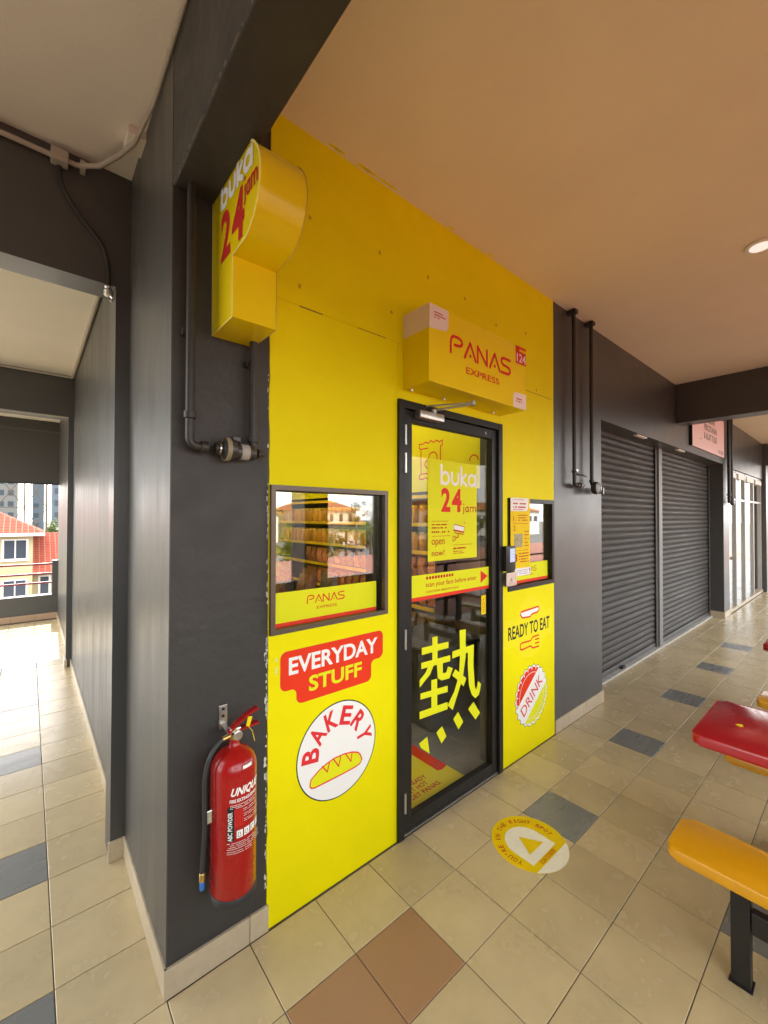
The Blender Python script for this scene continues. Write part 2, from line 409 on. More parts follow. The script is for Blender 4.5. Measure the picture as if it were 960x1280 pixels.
# ceilings
struct(MB().box(.50, 22, OUT-.1, WY+.5, ZC, ZC+.1).build('ceiling', 'ceil'))
struct(MB().box(-2.5, .50, OUT-.1, 2.62, ZC, ZC+.1).build('ceiling', 'ceil2'))
struct(MB().box(-2.5, .50, 2.62, 9.1, 3.30, 3.40).build('ceiling', 'ceil2'))
struct(MB().box(-3.2, 22, OUT-.12, 9.2, 3.60, 3.72).build('sun_block_slab', 'cement'))  # unseen slab added above the ceilings to keep the sun out

def skirting(parent, x0, x1, face, axis, h=.105, th=.012, start=None):
    """runs of skirting tile along X (axis 'x', face = wall Y, facing -Y) or along Y (axis 'y', face = wall X, facing -X)"""
    cuts = [x0]; c = (start if start is not None else x0)
    while c < x1:
        if c > x0+.04: cuts.append(c)
        c += .3
    cuts.append(x1)
    for a, b in zip(cuts, cuts[1:]):
        if b-a < .01: continue
        if axis == 'x': box('skirting_tile', 'skirt', parent, a+.0012, b-.0012, face-th, face, .001, h, bev=.0015)
        else: box('skirting_tile', 'skirt', parent, face-th, face, a+.0012, b-.0012, .001, h, bev=.0015)

# corner pillar at the left of the yellow shop front
t = thing('pillar', 'dark grey rough-painted corner pillar carrying the fire extinguisher and pipes', 'pillar', (.575, 2.08, 0))
box('shaft', 'stucco', t, .389, .758, WY, 2.47, 0, ZC)
skirting(t, .377, .768, WY, 'x', start=.688-.3)
skirting(t, WY-.012, 2.44, .389, 'y', start=1.622)
MB().box(.385, .389, WY+.001, 2.46, .1, ZC-.001).build('side_skin', 'roller', t)
# lintel and pilaster across the left passage
t = thing('beam', 'dark lintel beam and slim pilaster framing the left passage', 'beam', (-1, 2.53, 0))
box('lintel', 'grey', t, -2.4, .40, 2.455, 2.62, 2.855, 3.5)
box('pilaster', 'grey', t, .322, .52, 2.452, 2.618, 0, 2.853)
skirting(t, .312, .40, 2.452, 'x', h=.1)
t = thing('wall', 'long grey side wall of the left passage with white skirting', 'wall', (.45, 5.7, 0))
box('wall_face', 'roller', t, .386, .50, 2.62, 5.92, 0, 3.5)
box('wall_face', 'roller', t, .386, .50, 6.10, 9.0, 0, 3.5)
skirting(t, 2.63, 5.92, .386, 'y', h=.085, start=2.63); skirting(t, 6.1, 8.9, .386, 'y', h=.085, start=6.1)
t = thing('beam', 'second dark beam and pilaster near the far end of the left passage', 'beam', (-1, 6, 0))
box('lintel', 'grey', t, -2.4, .40, 5.92, 6.10, 2.825, 3.5)
box('pilaster', 'grey', t, .335, .50, 5.921, 6.099, 0, 2.823)
box('skirting_tile', 'skirt', t, .323, .345, 5.908, 6.11, .001, .09)
# end wall of passage: parapet, posts, railing, blind
t = thing('parapet', 'low dark parapet wall at the end of the left passage', 'parapet', (-1, 8.98, 0))
box('wall_face', 'grey', t, -2.4, .50, 8.93, 9.1, 0, .40)
box('head_wall', 'grey', t, -2.4, .50, 8.95, 9.1, 3.18, 3.5)
for k in range(8): box('skirting_tile', mat('warm_skirting', (.45, .30, .19), .5) if k == 0 else bpy.data.materials['warm_skirting'], t, -2.0+k*.3, -2.0+k*.3+.297, 8.915, 8.93, .001, .1)
t = thing('railing', 'thin maroon railing fixed to a dark post above the parapet', 'railing', (-.8, 8.98, .4))
box('post', 'grey', t, .31, .44, 8.94, 9.07, .40, .97, bev=.005)
for z in (.60, .75, .91): MB().tube([(-2.3, 9.0, z), (.32, 9.0, z)], .016).build('rail', 'maroon', t, True)
t = thing('roller_blind', 'dark roller blind half lowered over the end opening', 'blind', (-.9, 8.9, 2.25))
box('fabric', 'blind', t, -2.3, .425, 8.895, 8.899, 2.25, 3.17)
box('bottom_bar', 'blackm', t, -2.3, .43, 8.888, 8.906, 2.235, 2.255)
MB().tube([(-2.3, 8.90, 3.13), (.43, 8.90, 3.13)], .04).build('roller_tube', 'blind', t, True)
MB().tube([(.445, 8.87, 3.1), (.445, 8.87, .85), (.452, 8.87, .8)], .006).build('pull_cord', 'blackm', t)
box('cord_cleat', 'alu', t, .43, .455, 8.85, 8.885, 2.55, 2.62); box('cord_cleat', 'alu', t, .40, .455, 8.85, 8.885, .78, .82)
# outer left wall (out of view, closes the hall)
tag(MB().box(-2.5, -2.4, OUT, 1.2, -.02, 3.6).build('wall', 'grey'), 'plain grey wall closing the hall on its far side', 'wall')
t = thing('railing', 'open side railing, out of sight, added to let light into the left passage', 'railing', (-2.45, 5, 0))  # stands in for a solid parapet so more light reaches the passage floor
for z in (.3, .6, .9): MB().tube([(-2.45, 1.2, z), (-2.45, 8.93, z)], .02, 8).build('rail', 'maroon', t, True)
for k in range(5): box('post', 'grey', t, -2.48, -2.42, 1.4+k*1.8, 1.46+k*1.8, -.02, .9)


# beams under the corridor ceiling
rr0 = random.Random(11)
tag(MB().box(.385, .560, OUT, WY-.0005, 2.90, 3.5, bev=.006).build('beam', 'stucco'), 'dark beam overhead running out from the corner pillar', 'beam')
tag(MB().box(6.36, 6.62, OUT, WY-.0005, 2.925, 3.5, bev=.006).build('beam', 'grey'), 'dark beam crossing the ceiling above the two shutters', 'beam')
tag(MB().box(13.0, 13.3, OUT, WY-.0005, 2.925, 3.5).build('beam', 'grey'), 'far dark beam beyond the glazed shop front', 'beam')
m = MB()
for _ in range(150):
    y = rr0.uniform(-1.2, 1.6); L = rr0.uniform(.006, .03); h = rr0.uniform(.002, .007)
    m.prism([(y, 2.9015), (y+L*.5, 2.9005), (y+L, 2.902), (y+L*.7, 2.902+h), (y+L*.2, 2.902+h*.8)], 'yz', .3835, .3865)
o = m.build('chipped_plaster', mat('grey_plaster', (.16, .15, .13), .8), bpy.data.objects['beam.002']); o['kind'] = 'stuff'
# outer side of corridor: parapet, pillars and edge beam
tag(MB().box(-2.5, 4.7, OUT-.1, OUT, -.02, .88).build('parapet', 'grey'), 'dark corridor parapet seen only mirrored in the shop glass', 'parapet')
t = thing('railing', 'added open railing that lets more light onto the far corridor floor', 'railing', (13.7, OUT-.05, 0))  # unseen; put in instead of a parapet to brighten the far floor
for z in (.3, .6, .9): MB().tube([(4.7, OUT-.05, z), (22, OUT-.05, z)], .02, 8).build('rail', 'maroon', t, True)
for k in range(9): box('post', 'blackm', t, 5.5+k*2, 5.55+k*2, OUT-.075, OUT-.025, -.02, .9)
tag(MB().box(-2.5, 6.6, OUT-.1, OUT, 2.70, 3.6).build('beam', 'grey'), 'edge beam along the open side of the corridor', 'beam')  # drop and length set for the light on wall, ceiling and door glass
for i, x in enumerate((-1.9, 2.60, 7.1, 11.6, 16.1)):
    tag(MB().box(x, x+.34, OUT-.12, OUT+.22, -.02, ZC+.02).build('pillar', 'grey'), 'dark square pillar mirrored in the small shop window' if i == 1 else 'dark square pillar on the open side of the corridor', 'pillar', 'pillars along the open side of the corridor')

# ---- the yellow shop front wall
YF = 1.630
t = FRONT = thing('wall', 'bright yellow painted shop front wall between charcoal walls', 'wall', (1.95, 1.7, 0))
m = MB()
m.box(.758, .764, 1.636, 1.80, 0, ZC).box(.764, 1.406, 1.636, 1.80, 0, 1.208).box(.764, 1.406, 1.636, 1.80, 1.836, ZC).box(1.406, 1.483, 1.636, 1.80, 0, ZC)
m.box(1.483, 2.432, 1.636, 1.80, 2.333, ZC).box(2.432, 2.512, 1.636, 1.80, 0, ZC).box(2.512, 3.150, 1.636, 1.80, 0, 1.19).box(2.512, 3.150, 1.636, 1.80, 1.838, ZC).box(3.150, 3.16, 1.636, 1.80, 0, ZC)
m.build('masonry', 'grey', t)
def jag(x, z0, z1, n, amp, rr):
    return [(x + rr.uniform(-amp, amp), z0+(z1-z0)*i/n) for i in range(n+1)]
rr = random.Random(3)
def panel(pieces):
    m = MB()
    for p in pieces: m.prism(p, 'xz', YF, WY+.003)
    return m
L1 = jag(.762, 0, 2.632, 46, .0022, rr); L1[0] = (.766, .001)
lo = [p for p in L1 if p[1] < 1.2] + [(.762, 1.208)]; hi = [(.762, 1.836)] + [p for p in L1 if p[1] > 1.84]
mid = [(.7615, 1.208), (.7615, 1.836)]
panel([[(1.483, .001)]+[(1.483, 1.208)]+lo[::-1], [(.764, 1.836), (.764, 1.208), (.7615, 1.208), (.7615, 1.836)], [(1.483, 1.208), (1.483, 1.836), (1.406, 1.836), (1.406, 1.208)], [(1.483, 1.836), (1.483, 2.632)]+hi[::-1]]).build('wall_panel', 'yellow', t)
panel([[(1.4845, 2.333), (2.4305, 2.333), (2.4305, 2.632), (1.4845, 2.632)]]).build('wall_panel', 'yellow', t)
R1 = jag(3.157, .001, 2.632, 40, .002, rr)
loR = [p for p in R1 if p[1] < 1.18] + [(3.156, 1.19)]; hiR = [(3.156, 1.838)] + [p for p in R1 if p[1] > 1.85]
panel([[(2.432, .001)]+loR+[(2.432, 1.19)], [(2.432, 1.19), (2.512, 1.19), (2.512, 1.838), (2.432, 1.838)], [(3.150, 1.19), (3.156, 1.19), (3.156, 1.838), (3.150, 1.838)], [(2.432, 1.838)]+hiR+[(2.432, 2.632)]]).build('wall_panel', 'yellow', t)
panel([[(.762, 2.6335), (3.157, 2.6335), (3.157, ZC), (.762, ZC)]]).build('wall_panel', 'yellow', t)
# chipped plaster along both paint edges, screw marks
m = MB()
def flake(cx, cz, rx, rz, Y):
    n = rr.randint(5, 8); pts = []
    for k in range(n):
        a = 2*math.pi*k/n; q = rr.uniform(.45, 1.1); pts.append((cx+rx*q*math.cos(a), cz+rz*q*math.sin(a)))
    m.prism(pts, 'xz', Y-.0008, Y+.002)
for _ in range(95):
    z = rr.choice([rr.uniform(.15, .9), rr.uniform(.9, 1.25), rr.uniform(1.2, 2.3)])
    flake(.7585+rr.uniform(-.004, .003), z, rr.uniform(.0015, .005), rr.uniform(.004, .018), WY)
for z in (1.115, 1.12, 1.128, .94, .70, .68, .63): flake(.752, z, .007, .016, WY)
for z in (1.10, 1.055): flake(.798, z, .003, .012 if z > 1.08 else .02, YF)
for _ in range(60):
    flake(3.160+rr.uniform(-.002, .004), rr.uniform(.12, 2.35), rr.uniform(.0015, .006), rr.uniform(.005, .02), WY)
o = m.build('paint_chips', 'chip', t); o['kind'] = 'stuff'
m = MB()
for x, z in ((.95, 3.05), (1.36, 3.06), (1.44, 2.78), (1.72, 3.07), (2.05, 3.06), (2.38, 3.0), (2.75, 3.05), (2.5, 2.68), (2.9, 2.66), (.9, 2.72)):
    pts = [(x+.012*rr.uniform(.5, 1.2)*math.cos(a), z+.014*rr.uniform(.5, 1.2)*math.sin(a)) for a in (i*1.05 for i in range(6))]
    m.prism(pts, 'xz', YF-.0006, YF+.001)
m.build('filled_screw_holes', mat('filler_yellow', (.50, .34, .01), .7), t)
m = MB(); m.box(.90, 1.02, YF-.0007, YF, 2.629, 2.635).box(1.22, 1.40, YF-.0006, YF, 2.63, 2.634).box(2.75, 3.12, YF-.0006, YF, 2.63, 2.634)
m.build('panel_seam', mat('seam_shadow_gap', (.22, .15, .02), .8), t)
# yellow overpaint on the ceiling edge
m = MB()
for x in (1.06, 1.10, 1.24, 1.29, 1.38, 1.43, 1.9, 2.3):
    pts = [(x+rr.uniform(.02, .05)*math.cos(a), 1.612+.010*math.sin(a)*rr.uniform(.5, 1)) for a in (i*.9 for i in range(7))]
    m.prism(pts, 'xy', ZC-.0006, ZC+.001)
m.build('overpaint', 'yellow', t)

# ---- grey walls to the right
t = thing('wall', 'charcoal wall strip with pipes right of the yellow front', 'wall', (3.6, 1.9, 0))
box('wall_face', 'grey', t, 3.16, 4.06, WY, 2.2, 0, ZC)
skirting(t, 3.165, 4.072, WY, 'x', start=3.088)
box('skirting_tile', 'skirt', t, 4.0605, 4.072, WY+.001, 1.78, .001, .105)
t = thing('wall', 'charcoal lintel wall above the two roller shutters', 'wall', (6.5, 1.8, 2.62))
box('wall_face', 'grey', t, 4.06, 9.0, WY, 2.1, 2.62, ZC)
for x in (5.06, 6.55): box('white_plate', 'white', t, x, x+.30, WY+.02, WY+.06, 2.606, 2.6195)  # two small white bars under the lintel edge
t = thing('pillar', 'charcoal pillar between the shutters and the glazed shop', 'pillar', (9.2, 1.8, 0))
box('shaft', 'grey', t, 9.0, 9.42, WY, 2.1, 0, ZC)
skirting(t, 8.988, 9.42, WY, 'x'); skirting(t, WY, 1.86, 9.0, 'y')
t = thing('wall', 'charcoal wall above and beyond the glazed shop front', 'wall', (13, 1.8, 0))
box('wall_face', 'grey', t, 9.42, 12.95, WY, 1.84, 2.60, ZC); box('wall_face', 'grey', t, 12.95, 13.5, WY-.06, 1.84, 0, ZC); box('wall_face', 'grey', t, 13.5, 22, WY, 1.84, 0, ZC)
tag(MB().box(4.06, 9.0, 1.785, 1.97, .0005, .022, bev=.004).build('sill', 'cement'), 'pale cement sill under the roller shutters', 'sill')

# ---- roller shutters
def slat_profile():                              # (y, z) section of one interlocking slat, 70 mm high, bulging outwards
    out = [(1.852-.012*math.sin(math.pi*i/6), -.033+.062*i/6) for i in range(7)]
    return out+[(1.856, .034), (1.860, .030), (1.858, 0), (1.860, -.030), (1.857, -.036)]
def shutter(label, x0, x1, sd):
    t = thing('roller_shutter', label, 'shutter', ((x0+x1)/2, 1.86, .02), 'closed roller shutters')
    proto = None; n = 37; r = random.Random(sd)
    for i in range(n):
        z = .115+i*.0695
        if proto is None:
            proto = MB().prism([(y, z+q) for y, q in slat_profile()], 'yz', x0+.03, x1-.03).build('slat', 'slat', t, True)
            base = ORG[proto.name].copy()
        else: inst(proto, 'slat', t, base+Vector((0, r.uniform(-.0015, .0015), i*.0695)))
    box('bottom_rail', 'rail', t, x0+.03, x1-.03, 1.838, 1.868, .024, .078, bev=.004)
    for x in (x0, x1-.055): 
        m = MB(); m.box(x, x+.055, 1.822, 1.832, .022, 2.62).box(x, x+.055, 1.876, 1.886, .022, 2.62); m.build('guide_rail', 'rail', t)
    box('backing', 'blackm', t, x0, x1, 1.889, 1.90, .022, 2.62)
    return t
S1 = shutter('nearer closed dark slatted roller shutter beside the charcoal wall', 4.06, 6.27, 1)
S2 = shutter('farther closed dark slatted roller shutter below the pink sign', 6.40, 9.0, 2)
box('lock_lug', 'blackm', S1, 5.02, 5.10, 1.80, 1.838, .024, .05)
t = thing('shutter_post', 'grey steel post standing between the two shutters', 'post', (6.335, 1.84, 0))
box('post', mat('grey_post', (.17, .17, .165), .5, var=.1, vscale=6), t, 6.272, 6.398, 1.80, 1.885, .022, 2.62, bev=.004)
box('base_plate', 'cement', t, 6.255, 6.415, 1.788, 1.90, .022, .028)

# pink shop sign
t = thing('sign', 'pale pink flat printing shop sign above the farther shutter', 'sign', (7.94, 1.6, 2.72))
box('board', 'pink', t, 6.98, 8.90, 1.60, 1.628, 2.715, 3.32, bev=.003)
box('side_edge', 'black', t, 6.968, 6.9795, 1.598, 1.63, 2.712, 3.322)
p = Print(on_y(1.60)); p.text('PERCETAKAN', 7.62, 8.38, 3.02, 3.115, .02); p.text('& ALAT TULIS', 7.60, 8.38, 2.885, 2.985, .02); p.text('KEDAI', 7.8, 8.25, 3.15, 3.245, .02)
for z in (2.755, 2.785): dashes(p, 8.45, 8.82, z, .018, 10, .8, 4)
p.poly([(7.38, 2.84), (7.46, 2.862), (7.45, 2.872), (7.375, 2.852)])
p.build('lettering', mat('dark_sign_print', (.07, .05, .06), .4), t)

# far glazed shop front
t = thing('shop_front', 'white framed glazed shop front at the far end of the corridor', 'shop front', (11.2, 1.7, 0))
MF = mat('pale_frame', (.42, .41, .39), .4, metal=.3)
xs = (9.44, 10.2, 11.05, 12.0, 12.93)
for x in xs: box('mullion', MF, t, x-.03, x+.03, 1.66, 1.73, .06, 2.59, bev=.003)
for z in (2.03, 2.555): box('transom', MF, t, 9.472, 12.9, 1.665, 1.725, z, z+.04)
box('base_sill', 'skirt', t, 9.42, 12.95, 1.64, 1.75, .001, .058)
for a, b in zip(xs, xs[1:]):
    box('pane', 'g_far', t, a+.031, b-.031, 1.692, 1.698, .06, 2.028); box('pane', 'g_far', t, a+.031, b-.031, 1.692, 1.698, 2.072, 2.553)
    box('blind_cassette', 'white', t, a+.1, b-.1, 1.64, 1.663, 2.45, 2.54)
t = thing('shop_room', 'bright room with pale walls behind the far glazing', 'room', (11.2, 4, 0))
MW = mat('pale_room_paint', (.74, .72, .66), .6)
box('floor_slab', 'cement', t, 9.43, 13.4, 1.85, 7.5, -.001, .003); box('side_wall', MW, t, 13.4, 13.5, 1.85, 7.5, 0, 3.2); box('side_wall', MW, t, 9.3, 9.42, 2.12, 7.5, 0, 3.2); box('soffit', MW, t, 9.42, 13.4, 1.85, 7.5, 3.2, 3.3)
box('rear_wall', MW, t, 9.42, 13.4, 7.4, 7.5, 0, .7)  # only a low wall; rear left open so daylight fills the room
t = thing('counter_table', 'warm wooden table inside the far glazed shop', 'table', (11.5, 3, 0))
box('top', 'wood', t, 10.2, 12.9, 2.6, 3.4, .74, .78, bev=.005)
for x in (10.3, 12.8):
    for y in (2.7, 3.3): box('leg', 'blackm', t, x-.025, x+.025, y-.025, y+.025, .004, .74)

# pipes --------------------------------------------------------------
def elbow_path(pts, r=.03):
    out = [Vector(pts[0])]
    for a, b, c in zip(pts, pts[1:], pts[2:]):
        a, b, c = map(Vector, (a, b, c)); u = (a-b).normalized()*r; v = (c-b).normalized()*r
        for k in range(6):
            s = k/5; out.append((1-s)**2*(b+u)+2*s*(1-s)*b+s*s*(b+v))
    return out+[Vector(pts[-1])]
def pipe_set(label, xa, xb, zb, ztop, Y, ym, sc=1., handle=True, mx=None):
    t = thing('water_pipe', label, 'pipe', ((xa+xb)/2, Y, zb), 'water pipes with meters')
    r = .0155*sc; mx = mx or (xa+xb)/2
    MB().tube(elbow_path([(xa, Y, ztop), (xa, Y, zb), (mx-.05, Y, zb)], .03), r, 12).build('down_pipe', 'pipe', t, True)
    MB().tube(elbow_path([(xb, Y, ztop), (xb, Y, zb+.02), (xb, ym, zb)], .02), r, 12).build('riser_pipe', 'pipe', t, True)
    for p, ax in (((xa, Y, zb+.11), 'z'), ((xa+.05, Y, zb), 'x'), ((xb, Y, zb+.05), 'z'), ((xa+.10*sc, Y, zb), 'x')):
        MB().lathe([(r*1.05, -.014), (r*1.35, -.012), (r*1.35, .012), (r*1.05, .014)], p, 14, ax).build('coupling', 'pipe', t, True)
    MB().lathe([(r*1.5, -.004), (r*1.55, -.003), (r*1.55, .003), (r*1.5, .004)], (xa+.105*sc, Y, zb), 14, 'x').build('steel_ring', 'steel', t, True)
    return t, r
t, r = pipe_set('painted water pipe with round meter on the corner pillar', .437, .672, 1.957, 2.90, 1.585, 1.60, mx=.53)
m = MB(); m.lathe([(.018, -.028), (.03, -.024), (.040, -.02), (.043, 0), (.040, .018), (.028, .024), (.018, .028)], (.578, 1.578, 1.956), 20, 'x').build('meter_body', 'meter', t, True)
m = MB(); m.lathe([(.0445, -.008), (.0448, -.007), (.0448, .007), (.0445, .008)], (.566, 1.578, 1.956), 24, 'x').build('meter_band', mat('meter_label', (.26, .22, .14), .5), t, True)
m = MB(); m.lathe([(.016, -.05), (.024, -.045), (.029, -.03), (.030, .03), (.024, .04), (.016, .045)], (.637, 1.582, 1.952), 18, 'x').build('valve_body', 'meter', t, True)
m = MB(); m.lathe([(.0308, -.016), (.031, -.015), (.031, .015), (.0308, .016)], (.634, 1.582, 1.952), 22, 'x').build('valve_label', mat('grey_label', (.34, .32, .29), .5), t, True)
MB().box(.585, .615, 1.56, 1.60, 1.985, 2.008, bev=.004).build('meter_lid', 'meter', t)
MB().lathe([(.019, 0), (.015, .02), (.004, .04)], (.69, 1.585, 1.952), 14, 'x').build('end_cap', 'pipe', t, True)
box('pipe_clip', 'pipe', t, .414, .460, 1.60, WY, 2.36, 2.38); box('pipe_clip', 'pipe', t, .65, .694, 1.60, WY, 2.30, 2.32)
t, r = pipe_set('pair of thin dark pipes with meter beside the nearer shutter', 3.415, 3.742, 1.972, ZC, 1.585, 1.56, mx=3.62)
MB().lathe([(.03, -.03), (.052, -.026), (.056, 0), (.050, .018), (.034, .024)], (3.742, 1.555, 1.960), 22, 'y').build('meter_body', 'meter', t, True)
MB().tube([(3.742+.044*math.cos(a), 1.526, 1.960+.044*math.sin(a)) for a in (R_(k*15-70) for k in range(14))], .005, 8).build('meter_rim', 'steel', t, True)
MB().lathe([(.02, -.03), (.026, -.028), (.026, .028), (.02, .03)], (3.86, 1.58, 1.945), 14, 'x').build('valve_body', 'meter', t, True)
MB().box(3.895, 3.903, 1.548, 1.612, 1.915, 1.972).build('valve_label', 'alu', t)
MB().tube([(3.43, 1.575, 2.06), (3.50, 1.555, 2.055), (3.56, 1.55, 2.045)], [.010, .007, .004], 8).build('valve_handle', 'pipe', t, True)
MB().lathe([(.012, -.01), (.02, -.006), (.02, .006), (.012, .01)], (3.425, 1.578, 2.09), 12, 'z').build('steel_ring', 'steel', t, True)
for z in (3.39,): box('pipe_clip', 'pipe', t, 3.39, 3.44, 1.56, WY, z, z+.03); box('pipe_clip', 'pipe', t, 3.717, 3.767, 1.56, WY, z, z+.03)
t, r = pipe_set('far dark pipe beside the glazed shop front', 9.10, 9.30, 1.99, ZC, 1.575, 1.56, sc=1.6, mx=9.2)
MB().lathe([(.03, -.03), (.05, -.02), (.05, .02), (.03, .03)], (9.26, 1.56, 1.97), 16, 'y').build('meter_body', 'meter', t, True)

# ---- conduit, cable and clamp on the left ceiling
t = thing('conduit', 'pale plastic conduit along the left ceiling edge', 'conduit', (0, 2.4, 3.36))
MB().tube([(-2.3, 2.435, 3.372), (.05, 2.435, 3.366), (.16, 2.43, 3.366), (.24, 2.36, 3.362), (.30, 2.24, 3.366), (.345, 2.13, 3.376), (.376, 1.9, 3.40), (.378, .2, 3.41)], [.0115]*4+[.011, .009, .007, .007], 10).build('pipe', 'trunk', t, True)
box('junction_box', 'trunk', t, .06, .125, 2.40, 2.453, 3.335, 3.392, bev=.004)
box('corner_board', 'ceil2', t, .315, .386, 2.10, 2.22, 3.385, 3.425, bev=.003)
for x in (-.2, .17): box('saddle', 'trunk', t, x, x+.02, 2.41, 2.453, 3.345, 3.39)
t = thing('cable', 'black cable drooping to a clamp under the lintel beam', 'cable', (.2, 2.43, 2.85))
MB().tube([(.092, 2.445, 3.34), (.096, 2.445, 3.27), (.118, 2.444, 3.22), (.17, 2.443, 3.14), (.235, 2.443, 3.07), (.27, 2.443, 3.02), (.286, 2.443, 2.95), (.291, 2.443, 2.86), (.289, 2.44, 2.82)], .0105, 8).build('wire', 'pipe', t, True)
MB().lathe([(.010, -.025), (.02, -.02), (.022, .0), (.013, .012), (.018, .02), (.01, .026)], (.288, 2.43, 2.81), 12, 'z').build('clamp', 'steel', t, True)
MB().tube([(.288, 2.43, 2.80), (.305, 2.42, 2.775), (.296, 2.42, 2.76)], .006, 8).build('hook', 'steel', t, True)
t = thing('conduit', 'pale conduit along the ceiling of the left passage', 'conduit', (.3, 4, 3.28))
MB().tube([(.366, 2.63, 3.285), (.366, 5.9, 3.285)], .014, 8).build('pipe', 'trunk', t, True)
MB().tube([(-2.3, 5.9, 3.285), (.36, 5.9, 3.285)], .014, 8).build('pipe', 'trunk', t, True)
t = thing('conduit', 'thin pale strip around the far passage opening', 'conduit', (.3, 6, 2.8))
m = MB(); m.box(-2.3, .335, 5.905, 5.919, 2.818, 2.832).build('strip', 'trunk', t)

# ceiling downlight
t = thing('downlight', 'round recessed ceiling light near the right edge', 'light', (3.50, .44, ZC-.012))
MB().lathe([(.058, 0), (.075, .002), (.078, .009), (.075, .0115)], (3.50, .44, ZC-.0125), 32).build('rim', 'white', t, True)
MB().lathe([(.001, 0), (.056, .001), (.056, .004)], (3.50, .44, ZC-.0155), 32).build('lens', emit('lamp_lens', (1, .97, .93), .14), t, True)

# ================================================================== SHOP WINDOWS AND DOOR
def mitred(parent, name, m, x0, x1, z0, z1, wd, y0, y1):
    a = [(x0, z0), (x1, z0), (x1, z1), (x0, z1)]; b = [(x0+wd, z0+wd), (x1-wd, z0+wd), (x1-wd, z1-wd), (x0+wd, z1-wd)]
    for k in range(4):
        j = (k+1) % 4; g = .0004
        pts = [a[k], a[j], b[j], b[k]]
        cx = sum(q[0] for q in pts)/4; cz = sum(q[1] for q in pts)/4
        MB().prism([(cx+(u-cx)*(1-g), cz+(v-cz)*(1-g)) for u, v in pts], 'xz', y0, y1).build(name, m, parent)
def band(parent, x0, x1, z0, z1, Y, full=True):
    p = Print(on_y(Y), .0004); p.poly([(x0, z0+.021), (x1, z0+.021), (x1, z1), (x0, z1)]); p.build('film_band', 'yprint', parent)
    p = Print(on_y(Y), .0004); p.poly([(x0, z0), (x1, z0), (x1, z0+.0208), (x0, z0+.0208)]); p.build('film_stripe', mat('red_film', (.70, .045, .02), .6, spec=.15), parent)
t = WIN1 = thing('window', 'bronze framed shop window mirroring trees and roofs outside', 'window', (1.085, 1.65, 1.21))
mitred(t, 'frame', 'bronze', .7642, 1.4058, 1.2082, 1.8358, .021, 1.612, 1.640)
mitred(t, 'inner_frame', 'blackfr', .785, 1.385, 1.209, 1.815, .004, 1.640, 1.675)
box('pane', 'g_win', t, .789, 1.381, 1.660, 1.665, 1.2135, 1.811)
band(t, .790, 1.366, 1.2215, 1.374, 1.660)
p = Print(on_y(1.660), .001); panas(p, .9626, 1.169, 1.310, 1.3445, .0052); p.text('EXPRESS', 1.011, 1.122, 1.280, 1.293); p.build('lettering', 'red', t)
t = WIN2 = thing('window', 'black framed narrow shop window right of the glass door', 'window', (2.83, 1.65, 1.19))
mitred(t, 'frame', 'blackfr', 2.5122, 3.1498, 1.1902, 1.8378, .03, 1.622, 1.640)
mitred(t, 'inner_frame', 'blackfr', 2.53, 3.132, 1.200, 1.82, .006, 1.640, 1.675)
box('pane', 'g_win', t, 2.536, 3.126, 1.660, 1.665, 1.206, 1.814)
band(t, 2.540, 3.112, 1.226, 1.367, 1.660)
p = Print(on_y(1.660), .001); panas(p, 2.73, 2.945, 1.303, 1.338, .0052); p.text('EXPRESS', 2.78, 2.895, 1.273, 1.286); p.build('lettering', mat('film_print', (.50, .16, .02), .6, spec=.15), t)

# ---- glass door
t = DOOR = thing('glass_door', 'black framed glass entrance door covered in yellow film graphics', 'door', (1.957, 1.65, 0))
fr = MB().box(1.4832, 1.524, 1.612, 1.70, .002, 2.331, bev=.002).build('door_frame', 'blackfr', t)
MB().box(2.388, 2.4316, 1.612, 1.70, .002, 2.331, bev=.002).build('door_frame', 'blackfr', t)
MB().box(1.5244, 2.3876, 1.613, 1.70, 2.288, 2.3305, bev=.002).build('door_frame', 'blackfr', t)
MB().box(1.5244, 2.3876, 1.625, 1.70, .0015, .012).build('threshold', 'alu', t)
MB().box(1.529, 1.594, 1.630, 1.674, .018, 2.284, bev=.003).build('leaf_stile', 'blackfr', t)
MB().box(2.332, 2.384, 1.630, 1.674, .018, 2.284, bev=.003).build('leaf_stile', 'blackfr', t)
MB().box(1.5942, 2.3318, 1.631, 1.673, 2.222, 2.284, bev=.003).build('leaf_rail', 'blackfr', t)
MB().box(1.5942, 2.3318, 1.631, 1.673, .018, .084, bev=.003).build('leaf_rail', 'blackfr', t)
box('pane', 'g_door', t, 1.5945, 2.3315, 1.655, 1.661, .0845, 2.2215)
for z in (2.09, 1.94, 1.00, .14):
    h = MB().tube([(1.5262, 1.610, z), (1.5262, 1.610, z+.105)], .0075, 10).build('hinge', 'alu', t, True)
p = Print(on_y(1.631), .0006); p.poly(rrect(2.262, 2.270, 2.243, 2.262, .003)); p.build('lock_cover', 'alu', t)
box('closer_body', 'alu', t, 1.606, 1.80, 1.575, 1.6295, 2.243, 2.286, bev=.007, smooth=True)
MB().lathe([(.012, 0), (.016, .003), (.016, .02), (.012, .024)], (1.735, 1.60, 2.286), 14).build('closer_pivot', 'alu', t, True)
MB().tube([(1.735, 1.60, 2.306), (1.853, 1.419, 2.326)], .0075, 8).build('closer_arm', 'alu', t, True)
MB().tube([(1.853, 1.419, 2.332), (1.69, 1.60, 2.322), (1.69, 1.612, 2.322)], .006, 8).build('closer_arm', 'alu', t, True)
MB().lathe([(.010, -.012), (.014, -.008), (.014, .012), (.010, .016)], (1.853, 1.419, 2.328), 12).build('closer_knuckle', 'alu', t, True)
